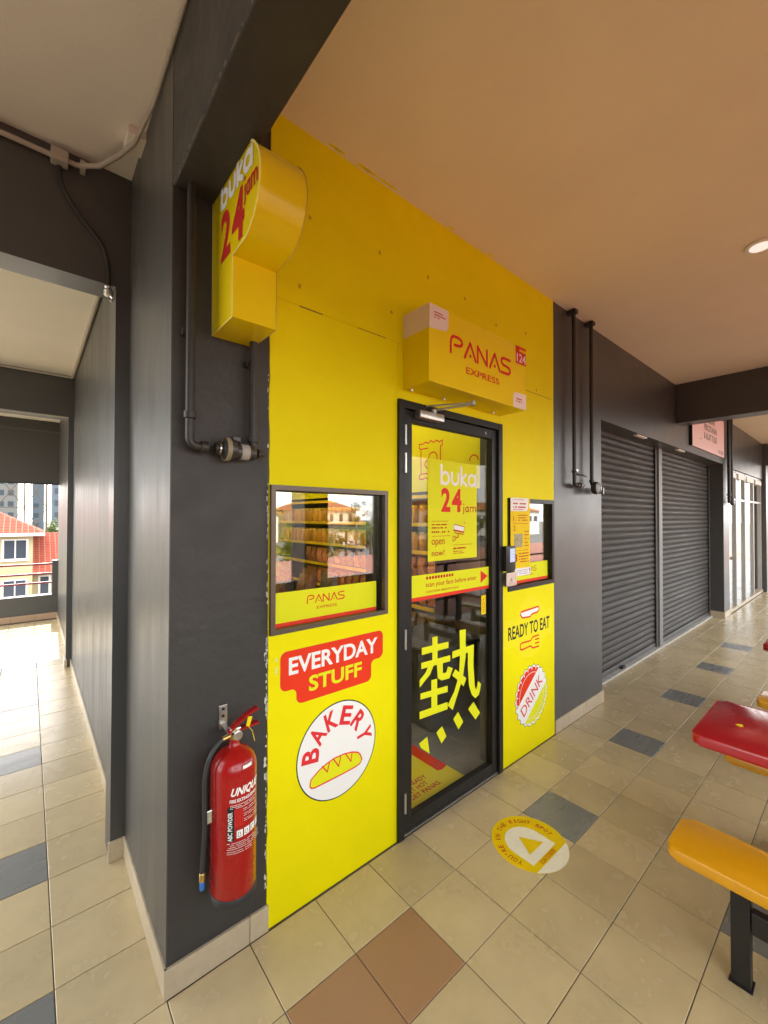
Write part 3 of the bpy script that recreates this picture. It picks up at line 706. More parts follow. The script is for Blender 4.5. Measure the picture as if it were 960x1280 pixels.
# film graphics on the door glass
G = 1.655
band(t, 1.596, 2.33, 1.232, 1.376, G)
p = Print(on_y(G), .001); p.text('scan your face before enter', 1.728, 2.195, 1.293, 1.33, .004)
for i in range(10): p.poly(rrect(1.73+i*.0245, 1.747+i*.0245, 1.345, 1.362, .003)); 
p.text('SCAN MUKA SEBELUM MASUK', 1.728, 2.02, 1.268, 1.280); p.build('lettering', 'redd', t)
p = Print(on_y(G), .001); p.poly([(2.24, 1.275), (2.316, 1.315), (2.24, 1.357)]); p.build('arrow', 'red', t)
HOT = [[(1.696,.965),(1.924,.956),(1.924,.919),(1.696,.924)],[(1.782,1.009),(1.827,1.006),(1.827,.846),(1.783,.851)],[(1.692,.881),(1.94,.872),(1.94,.836),(1.692,.846)],
[(1.748,.848),(1.796,.845),(1.763,.798),(1.679,.746),(1.679,.788),(1.725,.817)],[(1.821,.847),(1.873,.846),(1.873,.78),(1.903,.777),(1.919,.809),(1.964,.788),(1.932,.735),(1.861,.74),(1.828,.763)],
[(1.685,.711),(1.917,.696),(1.917,.658),(1.685,.677)],[(1.774,.764),(1.824,.759),(1.825,.583),(1.774,.588)],[(1.678,.611),(1.916,.599),(1.916,.556),(1.678,.569)],
[(2.027,1.006),(2.087,1.002),(2.087,.832),(2.057,.704),(1.962,.537),(1.916,.578),(1.979,.647),(2.022,.735),(2.031,.844)],[(1.959,.89),(2.169,.892),(2.169,.855),(1.959,.847)],
[(2.11,.89),(2.169,.892),(2.165,.758),(2.178,.628),(2.193,.595),(2.212,.648),(2.243,.623),(2.222,.559),(2.184,.546),(2.147,.579),(2.119,.644),(2.107,.771)],
[(1.957,.746),(1.987,.777),(2.092,.696),(2.065,.652),(2.01,.705)],[(1.675,.436),(1.741,.452),(1.76,.349),(1.691,.405)],[(1.817,.449),(1.867,.472),(1.904,.399),(1.861,.371)],[(1.967,.481),(2.013,.51),(2.062,.435),(2.016,.402)],[(2.11,.499),(2.165,.528),(2.233,.439),(2.184,.41)]]
p = Print(on_y(G), .0006)
for q in HOT: p.poly(q)
p.build('hot_character', 'yprint', t)
p = Print(on_y(G), .0006); p.poly(rrect(2.247, 2.296, 1.068, 1.192, .004)); p.build('pull_sticker', 'yprint2', t)
p = Print(on_y(G), .001)
for z in (1.085, 1.098, 1.15, 1.163): p.poly([(2.265, z), (2.278, z), (2.278, z+.006), (2.265, z+.006)])
p.ring(rrect(2.262, 2.281, 1.113, 1.14, .004), .003); p.build('sticker_marks', 'redd', t)

# poster on the door
t = thing('poster', 'yellow opening-hours poster taped inside the upper door glass', 'poster', (1.97, 1.653, 1.447))
box('sheet', 'yprint', t, 1.743, 2.197, 1.6525, 1.6545, 1.447, 2.04)
p = Print(on_y(1.6525), .0006); buka(p, 1.858, 2.186, 1.902, 2.012, .018); p.build('lettering', 'white', t)
p = Print(on_y(1.6525), .0006); p.text('2', 1.856, 1.938, 1.734, 1.878, .035); p.text('4', 1.952, 2.045, 1.734, 1.878, .035); p.build('numerals', 'red', t)
p = Print(on_y(1.6525), .0006); jam(p, 2.066, 2.196, 1.737, 1.767, .007)
p.text('open', 1.773, 1.886, 1.528, 1.572); p.text('now!', 1.775, 1.884, 1.476, 1.512)
for z, x1 in ((1.678, 1.915), (1.590, 1.935)): p.poly([(1.773, z), (x1, z), (x1, z+.0025), (1.773, z+.0025)])
for z in (1.655, 1.636): dashes(p, 1.773, 1.905, z, .008, 16, .8, int(z*1000))
dashes(p, 1.773, 1.932, 1.611, .010, 9, .6, 9)
p.poly([(1.963, 1.5325), (2.146, 1.5325), (2.146, 1.535), (1.963, 1.535)]); dashes(p, 1.963, 2.081, 1.508, .009, 16, .85, 12); dashes(p, 1.963, 2.046, 1.492, .004, 10, .8, 5); dashes(p, 1.963, 2.068, 1.481, .004, 12, .8, 6)
CAMP = [(1.972, 1.66), (2.07, 1.643), (2.064, 1.612), (1.968, 1.626)]
p.ring(CAMP, .005); p.ring([(1.968, 1.622), (2.064, 1.608), (2.058, 1.596), (1.976, 1.608)], .005); p.stroke([(2.012, 1.605), (2.008, 1.58), (1.985, 1.575)], .005); p.ring([(1.958, 1.588), (1.958, 1.556), (1.985, 1.566), (1.985, 1.582)], .005)
p.stroke(arc(2.058, 1.655, .018, 20, 80, 4), .003); p.build('small_print', 'redd', t)
p = Print(on_y(1.6525), .0005); p.poly(CAMP); p.build('camera_icon', 'white', t)

# instruction poster over the right window
t = thing('poster', 'tall yellow instruction poster beside the door with white corner', 'poster', (2.66, 1.615, 1.29))
box('sheet', 'yprint2', t, 2.524, 2.772, 1.6125, 1.6155, 1.335, 1.84)
p = Print(on_y(1.6125), .0006); p.poly([(2.524, 1.747), (2.70, 1.747)] + arc(2.715, 1.782, .035, -90, 0, 6) + [(2.75, 1.84), (2.524, 1.84)]); p.build('corner_panel', 'white', t)
p = Print(on_y(1.6125), .001); dashes(p, 2.553, 2.72, 1.795, .010, 14, .85, 3); dashes(p, 2.553, 2.725, 1.770, .010, 14, .85, 4); dashes(p, 2.553, 2.69, 1.825, .005, 12, .8, 4); dashes(p, 2.553, 2.68, 1.755, .005, 12, .8, 8)
p.text('1.', 2.555, 2.585, 1.675, 1.71); p.text('2.', 2.555, 2.59, 1.61, 1.645); p.text('3', 2.562, 2.602, 1.39, 1.448, .02)
for i, z in enumerate((1.715, 1.697, 1.68)): dashes(p, 2.612, 2.735, z, .006, 10, .85, i)
for z in (1.658, 1.47): p.poly([(2.555, z), (2.745, z), (2.745, z+.0025), (2.555, z+.0025)])
for i, z in enumerate((1.60, 1.575, 1.548, 1.52, 1.498)): dashes(p, 2.695, 2.75, z, .007, 4, .75, i+20)
for i, z in enumerate((1.445, 1.425, 1.405, 1.387)): dashes(p, 2.62, 2.745, z, .007, 10, .85, i+40)
p.build('small_print', 'redd', t)
p = Print(on_y(1.6125), .0008); p.poly([(2.565, 1.493), (2.672, 1.493), (2.672, 1.587), (2.565, 1.587)]); p.build('photo_panel', mat('photo_print', (.30, .26, .10), .4, var=.6, vscale=30), t)
t = thing('notice', 'small white paper notice below the instruction poster', 'notice', (2.67, 1.61, 1.29))
MB().prism(rrect(2.565, 2.775, 1.292, 1.345, .012), 'xz', 1.6085, 1.6115).build('sheet', 'white', t)
p = Print(on_y(1.6085), .0006)
for i, z in enumerate((1.328, 1.316, 1.304)): dashes(p, 2.585, 2.73, z, .004, 16, .85, i)
p.poly([(2.752, 1.318), (2.762, 1.318), (2.764, 1.338), (2.75, 1.338)]); p.poly(arc(2.757, 1.307, .005, 0, 360, 8)[:-1]); p.build('small_print', mat('violet_print', (.28, .12, .36), .4), t)
# face scanner and switch box
t = thing('face_scanner', 'black wall face scanner with small lit screen by the door', 'scanner', (2.478, 1.58, 1.34))
MB().prism(rrect(2.424, 2.536, 1.34, 1.508, .008), 'xz', 1.583, 1.611, bev=.004, bev_where='a').build('body', 'blackfr', t, True)
p = Print(on_y(1.583), .0006); p.poly(rrect(2.47, 2.529, 1.40, 1.492, .003)); p.build('screen', 'screen', t)
p = Print(on_y(1.583), .0012)
for z in (1.42, 1.44, 1.46, 1.475): dashes(p, 2.48, 2.52, z, .003, 6, .8, int(z*100))
p.build('screen_marks', 'white', t)
t = thing('switch_box', 'square brushed metal exit switch below the face scanner', 'switch', (2.50, 1.59, 1.235))
MB().box(2.440, 2.564, 1.590, 1.6115, 1.236, 1.328, bev=.003).build('plate', 'steel', t)
MB().lathe([(.010, -.004), (.012, -.002), (.012, .002), (.011, .004)], (2.502, 1.588, 1.282), 16, 'y').build('button', 'alu', t, True)

# ================================================================== SIGNS AND STICKERS
t = thing('sign', 'yellow box sign lettered in red mounted above the door', 'sign', (1.977, 1.53, 2.39))
MB().box(1.525, 2.429, 1.438, 1.6295, 2.390, 2.787, bev=.0025).build('box', 'ysign', t)
p = Print(on_y(1.438)); panas(p, 1.69, 2.258, 2.577, 2.668, .0165)
p.text('EXPRESS', 1.818, 2.129, 2.492, 2.529, .01); p.build('lettering', 'red', t)
p = Print(on_y(1.438)); p.poly([(1.5265, 2.660), (1.635, 2.672)] + arc(1.635, 2.707, .035, -90, 0, 6) + [(1.672, 2.786), (1.5265, 2.786)]); p.build('corner_panel', 'pinkw', t)
p = Print(on_x(1.525)); p.poly([(1.4395, 2.66), (1.628, 2.66), (1.628, 2.786), (1.4395, 2.786)]); p.build('corner_panel', 'pinkw', t)
p = Print(on_y(1.438)); p.poly([(2.428, 2.3915), (2.428, 2.487), (2.315, 2.487)] + arc(2.315, 2.455, .032, 90, 180, 6) + [(2.283, 2.3915)]); p.build('corner_panel', 'pinkw', t)
p = Print(on_y(1.438), .0012)
for i, x in enumerate((1.628, 1.648, 1.600)): dashes(p, 1.562, x, 2.748-i*.014, .006, 7, .9, i)
for i in range(2): dashes(p, 2.315, 2.39-.01*i, 2.444-i*.016, .008, 6, .9, i+3)
p.build('small_print', 'redd', t)
p = Print(on_y(1.438)); p.poly([(2.308, 2.672), (2.4275, 2.672), (2.4275, 2.784), (2.308, 2.784)]); p.build('number_badge', 'red', t)
p = Print(on_y(1.438), .0012); p.text('124', 2.322, 2.424, 2.684, 2.738, .015); p.build('numerals', 'white', t)
p = Print(on_y(1.438), .0012); p.poly([(2.352, 2.752), (2.4275, 2.752), (2.4275, 2.768), (2.352, 2.768)]); p.build('badge_strip', 'yprint2', t)
for x in (1.56, 1.82, 2.30): MB().lathe([(.006, -.012), (.008, -.008), (.008, 0)], (x, 1.60, 2.39), 10).build('fixing_bolt', 'steel', t, True)

# projecting key-shaped sign: flag sign standing out from the pillar
t = thing('sign', 'yellow projecting sign with rounded head and stem above the pillar pipes', 'sign', (.607, 1.42, 2.39))
KEY = [(1.632, 2.392), (1.632, 2.93), (1.365, 2.93)] + arc(1.365, 2.765, .165, 90, 248, 60)[1:] + [(1.424, 2.605), (1.424, 2.392)]
KEY = [q for i, q in enumerate(KEY) if not (1.30 < q[0] < 1.424 and q[1] < 2.603)]
MB().prism(KEY, 'yz', .527, .688, bev=.0025, seg=2).build('box', 'ysign', t, True)
for x in (.5262, .6888):
    p = Print(on_x(x, -1 if x < .6 else 1), .0003); p.ring([(1.365+(y-1.365)*.998+.0, 2.66+(z-2.66)*.998) for y, z in KEY], .008); p.build('edge_trim', 'yedge', t)
def keymap(u, v, l): return (.527-l-.0004, 1.60-u, v)        # u runs out from the wall
p = Print(keymap); buka(p, .068, .338, 2.822, 2.908, .019); p.build('lettering', 'white', t)
p = Print(keymap); p.text('2', .062, .155, 2.625, 2.80, .035); p.text('4', .168, .278, 2.625, 2.80, .035); p.build('numerals', 'redd', t)
p = Print(keymap); jam(p, .283, .388, 2.742, 2.783, .010); p.build('lettering', 'redd', t)
MB().box(.527, .688, 1.6325, 1.645, 2.40, 2.92).build('mounting_plate', 'blackm', t)

# stickers on the yellow wall
SY = YF
t = thing('sticker', 'red EVERYDAY STUFF wall sticker under the bronze framed window', 'sticker', (1.1, SY, .886))
x0, x1, xa, xb, zt, zm, zb, r = .816, 1.386, .893, 1.310, 1.126, .957, .886, .03
EV = arc(x1-r, zt-r, r, 0, 90, 6)+arc(x0+r, zt-r, r, 90, 180, 6)+arc(x0+r, zm+r, r, 180, 270, 6)+arc(xa-r*.8, zm-r*.8, r*.8, 90, 0, 5)+arc(xa+r, zb+r, r, 180, 270, 6)+arc(xb-r, zb+r, r, 270, 360, 6)+arc(xb+r*.8, zm-r*.8+.03, r*.8, 180, 90, 5)+arc(x1-r, zm+r+.03, r, 270, 360, 6)
p = Print(on_y(SY), .0005); p.poly([(1.1+(a-1.1)*1.012, 1.0+(b-1.0)*1.022) for a, b in EV]); p.build('border', 'yprint', t)
p = Print(on_y(SY), .0009); p.poly(EV); p.build('backing', mat('sticker_red', (.72, .04, .012), .6, spec=.15), t)
p = Print(on_y(SY), .0013); p.text('EVERYDAY', .856, 1.350, 1.02, 1.096, .028); p.build('lettering', 'white', t)
p = Print(on_y(SY), .0013); p.text('STUFF', .955, 1.25, .925, .995, .028); p.build('lettering', 'yprint', t)
t = thing('sticker', 'round white BAKERY wall sticker with yellow loaf', 'sticker', (1.112, SY, .405))
cx, cz, rb = 1.116, .615, .2225
p = Print(on_y(SY), .0005); p.poly(arc(cx, cz, rb, 0, 360, 72)[:-1]); p.build('outline', 'black', t)
p = Print(on_y(SY), .0009); p.poly(arc(cx, cz, rb-.0055, 0, 360, 72)[:-1]); p.build('disc', 'white', t)
p = Print(on_y(SY), .0013); p.glyphs_on_arc('BAKERY', cx, cz, .108, 172, 8, .088, .064, .03)
LOAF = [(.962,.504),(.967,.532),(1.009,.558),(1.05,.573),(1.09,.582),(1.145,.582),(1.193,.574),(1.228,.560),(1.243,.543),(1.252,.518),(1.239,.501),(1.21,.496),(1.158,.493),(1.10,.491),(1.041,.490),(.986,.489),(.970,.494)]
p.ring(LOAF, .0065)
for q in ([(1.025,.570),(1.053,.534),(1.065,.577)], [(1.086,.580),(1.115,.536),(1.128,.582)], [(1.154,.580),(1.186,.532),(1.193,.574)]): p.stroke(q, .0055)
p.l += .0004; p.build('lettering', mat('sticker_crimson', (.66, .03, .035), .6, spec=.15), t)
p = Print(on_y(SY), .0011); p.poly(LOAF); p.build('loaf', 'yprint', t)
t = thing('sticker', 'yellow READY TO EAT wall sticker with knife and fork', 'sticker', (2.80, SY, .68))
p = Print(on_y(SY), .0005); p.poly(arc(2.80, .90, .222, 0, 360, 56)[:-1]); p.build('disc', mat('pale_yellow_print', (.80, .70, .01), .6, spec=.15), t)
p = Print(on_y(SY), .0007); p.poly(rrect(2.47, 3.125, .80, 1.0, .02)); p.build('label_strip', bpy.data.materials['pale_yellow_print'], t)
p = Print(on_y(SY), .0013); p.text('READY TO EAT', 2.517, 3.082, .85, .943, .018); p.build('lettering', 'black', t)
KN = [(2.671,1.010),(2.676,1.027),(2.915,1.036),(2.927,1.022),(2.922,1.006),(2.901,.996),(2.84,.993),(2.82,.990),(2.798,.977),(2.70,.982),(2.685,.991)]
FK = [(2.922,.822),(2.838,.822),(2.805,.801),(2.692,.805),(2.670,.798),(2.666,.782),(2.670,.764),(2.692,.757),(2.805,.762),(2.838,.741),(2.922,.739)]
p = Print(on_y(SY), .0011); p.poly(KN); p.build('knife', 'white', t)
p = Print(on_y(SY), .0013); p.ring(KN, .012); p.build('knife_outline', 'red', t)
p = Print(on_y(SY), .0013); p.stroke(FK, .011); p.stroke([(2.922, .795), (2.872, .797)], .011); p.stroke([(2.922, .767), (2.872, .769)], .011); p.build('fork_outline', 'red', t)
t = thing('sticker', 'bottle cap DRINK wall sticker near the floor', 'sticker', (2.82, SY, .18))
cx, cz = 2.822, .40
def cap(r, amp, n=22): return [(cx+(r+amp*math.cos(n*a))*math.cos(a), cz+(r+amp*math.cos(n*a))*math.sin(a)) for a in (2*math.pi*i/(n*8) for i in range(n*8))]
p = Print(on_y(SY), .0005); p.poly(cap(.217, .0085)); p.build('outline', 'black', t)
p = Print(on_y(SY), .0009); p.poly(cap(.213, .0085)); p.build('cap', 'white', t)
def half(a0, a1, off, rad):
    th = R_(38); q = arc(cx, cz, rad, a0, a1, 30); return q
p = Print(on_y(SY), .0012); p.poly(arc(cx, cz, .203, 62, 194, 30)); p.build('upper_field', bpy.data.materials['sticker_red'], t)
p = Print(on_y(SY), .0012); p.poly(arc(cx, cz, .203, 242, 374, 30)); p.build('lower_field', 'yprint', t)
p = Print(on_y(SY), .0016); p.ring(arc(cx, cz, .165, 64, 192, 30), .004, closed=False); p.ring(arc(cx, cz, .165, 244, 372, 30), .004, closed=False)
for k in range(22):
    a = 2*math.pi*(k+.5)/22; u, v = math.cos(a), math.sin(a)
    p.poly([(cx+.206*u-.009*v, cz+.206*v+.009*u), (cx+.206*u+.009*v, cz+.206*v-.009*u), (cx+.180*u, cz+.180*v)])
p.build('crimp_marks', 'white', t)
p = Print(on_y(SY), .0022)
def rot38(u, v, th=R_(37)): return cx+u*math.cos(th)-v*math.sin(th), cz+u*math.sin(th)+v*math.cos(th)
p.text('DRINK', -.165, .165, -.04, .04, .0, xf=rot38); p.build('lettering', bpy.data.materials['sticker_crimson'], t)
# floor sticker
t = thing('floor_sticker', 'round yellow floor sticker in front of the glass door', 'sticker', (2.012, 1.178, 0))
c0 = (2.012, 1.178); ZF = .0012
MB().prism(arc(*c0, .192, 0, 360, 80)[:-1], 'xy', .0007, ZF).build('disc', mat('floor_vinyl_yellow', (.80, .58, .003), .6, spec=.12, var=.05, vscale=20), t)
p = Print(on_z(ZF), .0004); p.poly(arc(2.0, 1.19, .107, 180, 0, 24) + [(2.107, 1.085), (1.893, 1.085)]); p.build('arch', mat('floor_vinyl_white', (.84, .82, .70), .6, spec=.15, var=.06, vscale=30), t)
a1 = math.degrees(math.asin((1.178-1.052)/.192))
p = Print(on_z(ZF), .0004); p.poly(arc(*c0, .1915, 180+a1, 360-a1, 24)); p.build('segment', bpy.data.materials['floor_vinyl_white'], t)
p = Print(on_z(ZF), .0008); p.poly([(2.003, 1.236), (1.940, 1.132), (2.068, 1.130)]); p.build('arrow', bpy.data.materials['floor_vinyl_yellow'], t)
p = Print(on_z(ZF), .0006); p.glyphs_on_arc("YOU'RE IN THE RIGHT SPOT", 2.005, 1.185, .137, 198, -18, .026, .019, .012); p.text('SCAN TO ENTER', 1.935, 2.065, 1.058, 1.079); p.build('lettering', 'redd', t)

# ================================================================== FIRE EXTINGUISHER
ex, ey, er = .586, 1.535, .080
t = thing('fire_extinguisher', 'red powder fire extinguisher hanging on the dark pillar', 'extinguisher', (ex, ey, .30))
prof = [(.060, .032), (.074, .036), (er, .048), (er, .47)] + [(er*math.cos(R_(a))*1.0, .47+.075*math.sin(R_(a))) for a in (15, 30, 45, 60, 72)] + [(.018, .552), (.017, .575)]
MB().lathe(prof, (ex, ey, .315), 48).build('cylinder', 'extred', t, True)
MB().lathe([(.070, 0), (.081, .002), (.0815, .022), (.079, .026)], (ex, ey, .332), 48).build('base_ring', 'rubber', t, True)
MB().lathe([(.019, 0), (.021, .004), (.021, .018), (.015, .022), (.013, .04)], (ex, ey, .885), 20).build('valve', 'brass', t, True)
MB().box(ex-.018, ex+.022, ey-.013, ey+.013, .900, .925, bev=.004).build('valve_head', 'steel', t)
def lever(pts, wd, nm):
    m = MB(); n = len(pts)
    for (xa, za), (xb, zb) in zip(pts, pts[1:]):
        d = Vector((xb-xa, 0, zb-za)).normalized(); nrm = Vector((-d.z, 0, d.x))*.004
        v = []
        for (x, z) in ((xa, za), (xb, zb)):
            for sy in (-1, 1):
                for q in (-1, 1): v.append(m.bm.verts.new((x+q*nrm.x, ey+sy*wd/2, z+q*nrm.z)))
        for q in ((0, 1, 3, 2), (4, 6, 7, 5), (0, 4, 5, 1), (2, 3, 7, 6), (0, 2, 6, 4), (1, 5, 7, 3)): m.bm.faces.new([v[i] for i in q])
    return m.build(nm, 'extred', t)
lever([(ex-.022, .912), (ex+.01, .938), (ex+.055, .962), (ex+.088, .972)], .026, 'squeeze_lever')
lever([(ex-.015, .908), (ex+.03, .914), (ex+.09, .918)], .026, 'carry_handle')
MB().lathe([(.014, -.004), (.017, -.003), (.017, .004), (.013, .006)], (ex+.006, ey-.02, .90), 20, 'y').build('gauge', 'steel', t, True)
MB().prism([(ex+.038, .922), (ex+.052, .920), (ex+.062, .952), (ex+.045, .955)], 'xz', ey-.017, ey-.0155).build('seal_tag', 'yprint2', t)
MB().tube([(ex+.045, ey-.017, .922), (ex+.06, ey-.02, .90), (ex+.066, ey-.03, .865)], .0012, 6).build('seal_wire', 'yprint2', t)
MB().tube([(ex-.01, ey-.002, .90), (ex-.045, ey-.004, .896)], .0085, 12).build('hose_fitting', 'brass', t, True)
MB().tube(elbow_path([(ex-.045, ey-.004, .896), (ex-.085, ey-.006, .872), (ex-.108, ey-.008, .79), (ex-.104, ey-.008, .60), (ex-.112, ey-.006, .455)], .05), .0085, 10).build('hose', 'rubber', t, True)
MB().lathe([(.0075, 0), (.010, .002), (.010, .028), (.0085, .03)], (ex-.112, ey-.006, .428), 14).build('nozzle', 'brass', t, True)
MB().lathe([(.0075, 0), (.0085, .003), (.0085, .026), (.007, .028)], (ex-.112, ey-.006, .400), 14).build('nozzle_cap', 'blue', t, True)
MB().box(ex-.112, ex-.080, ey-.012, ey-.002, .62, .665, bev=.002).build('hose_clip', 'steel', t)
m = MB(); m.box(.562, .594, 1.628, WY, .885, .975, bev=.001); m.prism([(1.628, .900), (1.545, .893), (1.545, .899), (1.628, .907)], 'yz', .568, .588); m.build('wall_bracket', 'steel', t)
for z in (.962, .935): MB().lathe([(.004, -.003), (.006, -.001), (.006, .001)], (.578, 1.627, z), 10, 'y').build('screw', 'blackm', t)
# printing wrapped round the cylinder; u = arc length from the face towards the camera
A0 = math.atan2(0-ey, .18-ex)
def cyl(u, v, l):
    a = A0+u/er; return (ex+(er+l)*math.cos(a), ey+(er+l)*math.sin(a), v)
def grid_text(p, *a, **k): p.text(*a, **k)
p = Print(cyl, .0006); p.text('UNIQUE', -.022, .088, .715, .748, .03, shear=.3); p.text('FIRE EXTINGUISHER', -.022, .086, .697, .709, .02)
for i in range(4):
    u = .002+i*.026
    for a in range(3): p.poly([(u+a*.007, .572), (u+(a+1)*.007-.0003, .572), (u+(a+1)*.007-.0003, .598), (u+a*.007, .598)])
for i, z in enumerate((.688, .683, .678, .668, .662, .651, .645, .634, .628)): dashes(p, .024 if i > 2 else -.02, .085, z, .0016, 22, .8, i)
for i, z in enumerate((.562, .556, .550, .544, .536, .530)): dashes(p, -.028, .088 if i < 4 else .05, z, .0016, 26, .8, i+30)
def vert(u, v): return -.020-(v), u
p.text('ABC POWDER', .575, .675, -.0065, .0065, .02, xf=lambda u, v: (-.0185-v, u))
p.build('lettering', 'white', t)
p = Print(cyl, .0003)
for a in range(3): p.poly([(-.030+a*.008, .565), (-.030+(a+1)*.008, .565), (-.030+(a+1)*.008, .683), (-.030+a*.008, .683)])
p.build('label_band', 'black', t)
p = Print(cyl, .0005)
for a in range(4): p.poly([(-.006+a*.008, .612), (-.006+a*.008+.0065, .612), (-.006+a*.008+.0065, .672), (-.006+a*.008, .672)])
p.build('pictogram_band', 'redd', t)
p = Print(cyl, .0009)
for i in range(4):
    u = .002+i*.026; p.ring([(u+.004, .577), (u+.010, .576), (u+.015, .578), (u+.012, .590), (u+.006, .592)], .002); 
p.build('pictogram', 'black', t)
p = Print(cyl, .0008)
for a in range(4): p.poly([(.022+a*.009, .806-.0), (.022+(a+1)*.009, .806), (.022+(a+1)*.009, .818), (.022+a*.009, .818)])
p.build('inspection_sticker', 'white', t)

# ================================================================== CANTEEN TABLES AND BENCHES
def slab(m, x0, x1, y0, y1, z0, z1):
    return MB().prism(rrect(x0, x1, y0, y1, .035, 6), 'xy', z0, z1, bev=.012, seg=3)
def bench(label, x0, x1, y0, y1, zt=.44):
    t = thing('bench', label, 'bench', ((x0+x1)/2, (y0+y1)/2, 0), 'yellow canteen benches')
    slab(0, x0, x1, y0, y1, zt-.042, zt).build('seat', 'frp_y', t, True)
    xc = (x0+x1)/2
    for y in (y1-.205, y0+.205):
        l = box('leg', 'blackm', t, xc-.024, xc+.024, y-.028, y+.028, .0, zt-.043, bev=.003); box('foot_plate', 'blackm', l, xc-.03, xc+.03, y-.034, y+.034, .0005, .006)
    box('stretcher', 'blackm', t, xc-.018, xc+.018, y0+.235, y1-.235, .205, .283, bev=.003)
    return t
def ctable(label, x0, x1, y0, y1, zt=.74):
    t = thing('canteen_table', label, 'table', ((x0+x1)/2, (y0+y1)/2, 0), 'red canteen tables')
    slab(0, x0, x1, y0, y1, zt-.045, zt).build('top', 'frp_r', t, True)
    xc = (x0+x1)/2
    for y in (y1-.30, y0+.30):
        box('leg', 'blackm', t, xc-.03, xc+.03, y-.03, y+.03, 0, zt-.10, bev=.003); box('cross_arm', 'blackm', t, x0+.08, x1-.08, y-.02, y+.02, zt-.099, zt-.046); box('foot', 'blackm', t, x0+.1, x1-.1, y-.025, y+.025, .0005, .04)
    box('stretcher', 'blackm', t, xc-.02, xc+.02, y0+.331, y1-.331, .25, .31)
    return t
bench('nearest yellow fibreglass bench on black legs at the right edge', 1.882, 2.13, -.68, .528)
ctable('nearer red fibreglass table with a yellow scrap on it', 2.262, 2.80, -.68, .536)
bench('yellow bench half hidden behind the nearer red table', 2.842, 3.09, -.68, .525)
bench('farther yellow bench just past the nearer red table', 3.83, 4.115, -.68, .528)
ctable('farther red table barely showing at the right edge', 4.24, 4.78, -.68, .545)
bench('yellow bench beyond the farther red table', 4.84, 5.09, -.68, .525)
tag(MB().prism([(2.50, .40), (2.515, .392), (2.53, .398), (2.522, .412), (2.508, .418)], 'xy', .7406, .7425).build('paper_scrap', 'yprint2'), 'tiny yellow scrap lying on the nearer red table', 'scrap')

# ================================================================== SHOP INTERIOR
IX0, IX1, IY0, IY1, IZ = .52, 3.95, 1.80, 6.6, 2.95
sf = struct(MB().box(IX0, IX1, IY0-.1, IY1, -.02, .0005).build('shop_floor', 'grout'))
for i in range(12):
    for j in range(10):
        cx, cy = 1.2+(i+.5)*.3-.5, 1.66+(j+.5)*.3
        if cx > IX1-.1 or (cx-.15)/(cy) > 1.75: continue
        o = bpy.data.objects.new('tile', TM['stile']); COL.objects.link(o); o.parent = sf; o.location = Vector((cx, cy, .005)) - ORG['shop_floor']
t = thing('shop_room', 'yellow walled shop interior behind the glass door', 'room', (2, 4, 0))
box('rear_wall', 'yellow', t, IX0, IX1, IY1, IY1+.1, 0, IZ); box('side_wall', 'yellow', t, IX0-.018, IX0, 2.475, IY1, 0, IZ)
box('side_wall', 'sgrey', t, IX1, IX1+.08, IY0, IY1, 0, IZ); box('soffit', 'ceil2', t, IX0, IX1, IY0, IY1, IZ, IZ+.05)
box('partition', 'yellow', t, 3.23, 3.30, 2.39, IY1-.001, 1.98, IZ-.001)
box('partition_base', 'sgrey', t, 3.56, 3.62, 2.6, IY1-.001, .006, 1.979)
box('ledge', 'cement', t, 3.70, IX1, 1.95, 2.75, 1.33, 1.36); box('ledge', 'sgrey', t, 3.76, IX1, 2.05, 2.7, .006, 1.329)
for z in (1.22, 1.30): box('red_strip', 'redd', t, 3.752, 3.7595, 2.05, 2.7, z, z+.012)
p = Print(on_x(3.23), .001); ww = .013
BAG = [(2.86, 2.50), (2.90, 2.485), (2.94, 2.51), (2.98, 2.49), (3.02, 2.515), (3.06, 2.49), (3.10, 2.51), (3.14, 2.49), (3.19, 2.50)]
p.stroke(BAG, ww); p.stroke([(3.19, 2.50), (3.19, 2.45), (3.165, 2.44), (3.165, 2.17), (3.19, 2.155), (3.19, 2.12)], ww); p.stroke([(2.86, 2.50), (2.86, 2.45), (2.885, 2.44), (2.885, 2.17), (2.86, 2.155), (2.86, 2.12)], ww)
p.stroke([(y, z-.38) for y, z in BAG], ww); p.stroke([(3.165, 2.44), (3.06, 2.44)], ww); p.stroke([(3.165, 2.17), (2.885, 2.17)], ww)
p.stroke(arc(2.99, 2.33, .06, 200, -40, 10), ww); p.ring(arc(3.06, 2.27, .045, 0, 360, 16)[:-1], ww); p.stroke(arc(2.46, 2.25, .05, 0, 180, 8), ww)
p.build('wall_drawing', 'red', t)
for x in (1.3, 2.3):
    t = thing('tube_light', 'lit ceiling tube light inside the shop, ' + ('nearer the small window' if x < 2 else 'nearer the shelf'), 'light', (x, 4, IZ-.06), 'tube lights inside the shop')
    box('housing', 'white', t, x-.04, x+.04, 2.4, 5.8, IZ-.03, IZ-.0005); MB().tube([(x, 2.45, IZ-.045), (x, 5.75, IZ-.045)], .014, 10).build('tube', 'led', t, True)
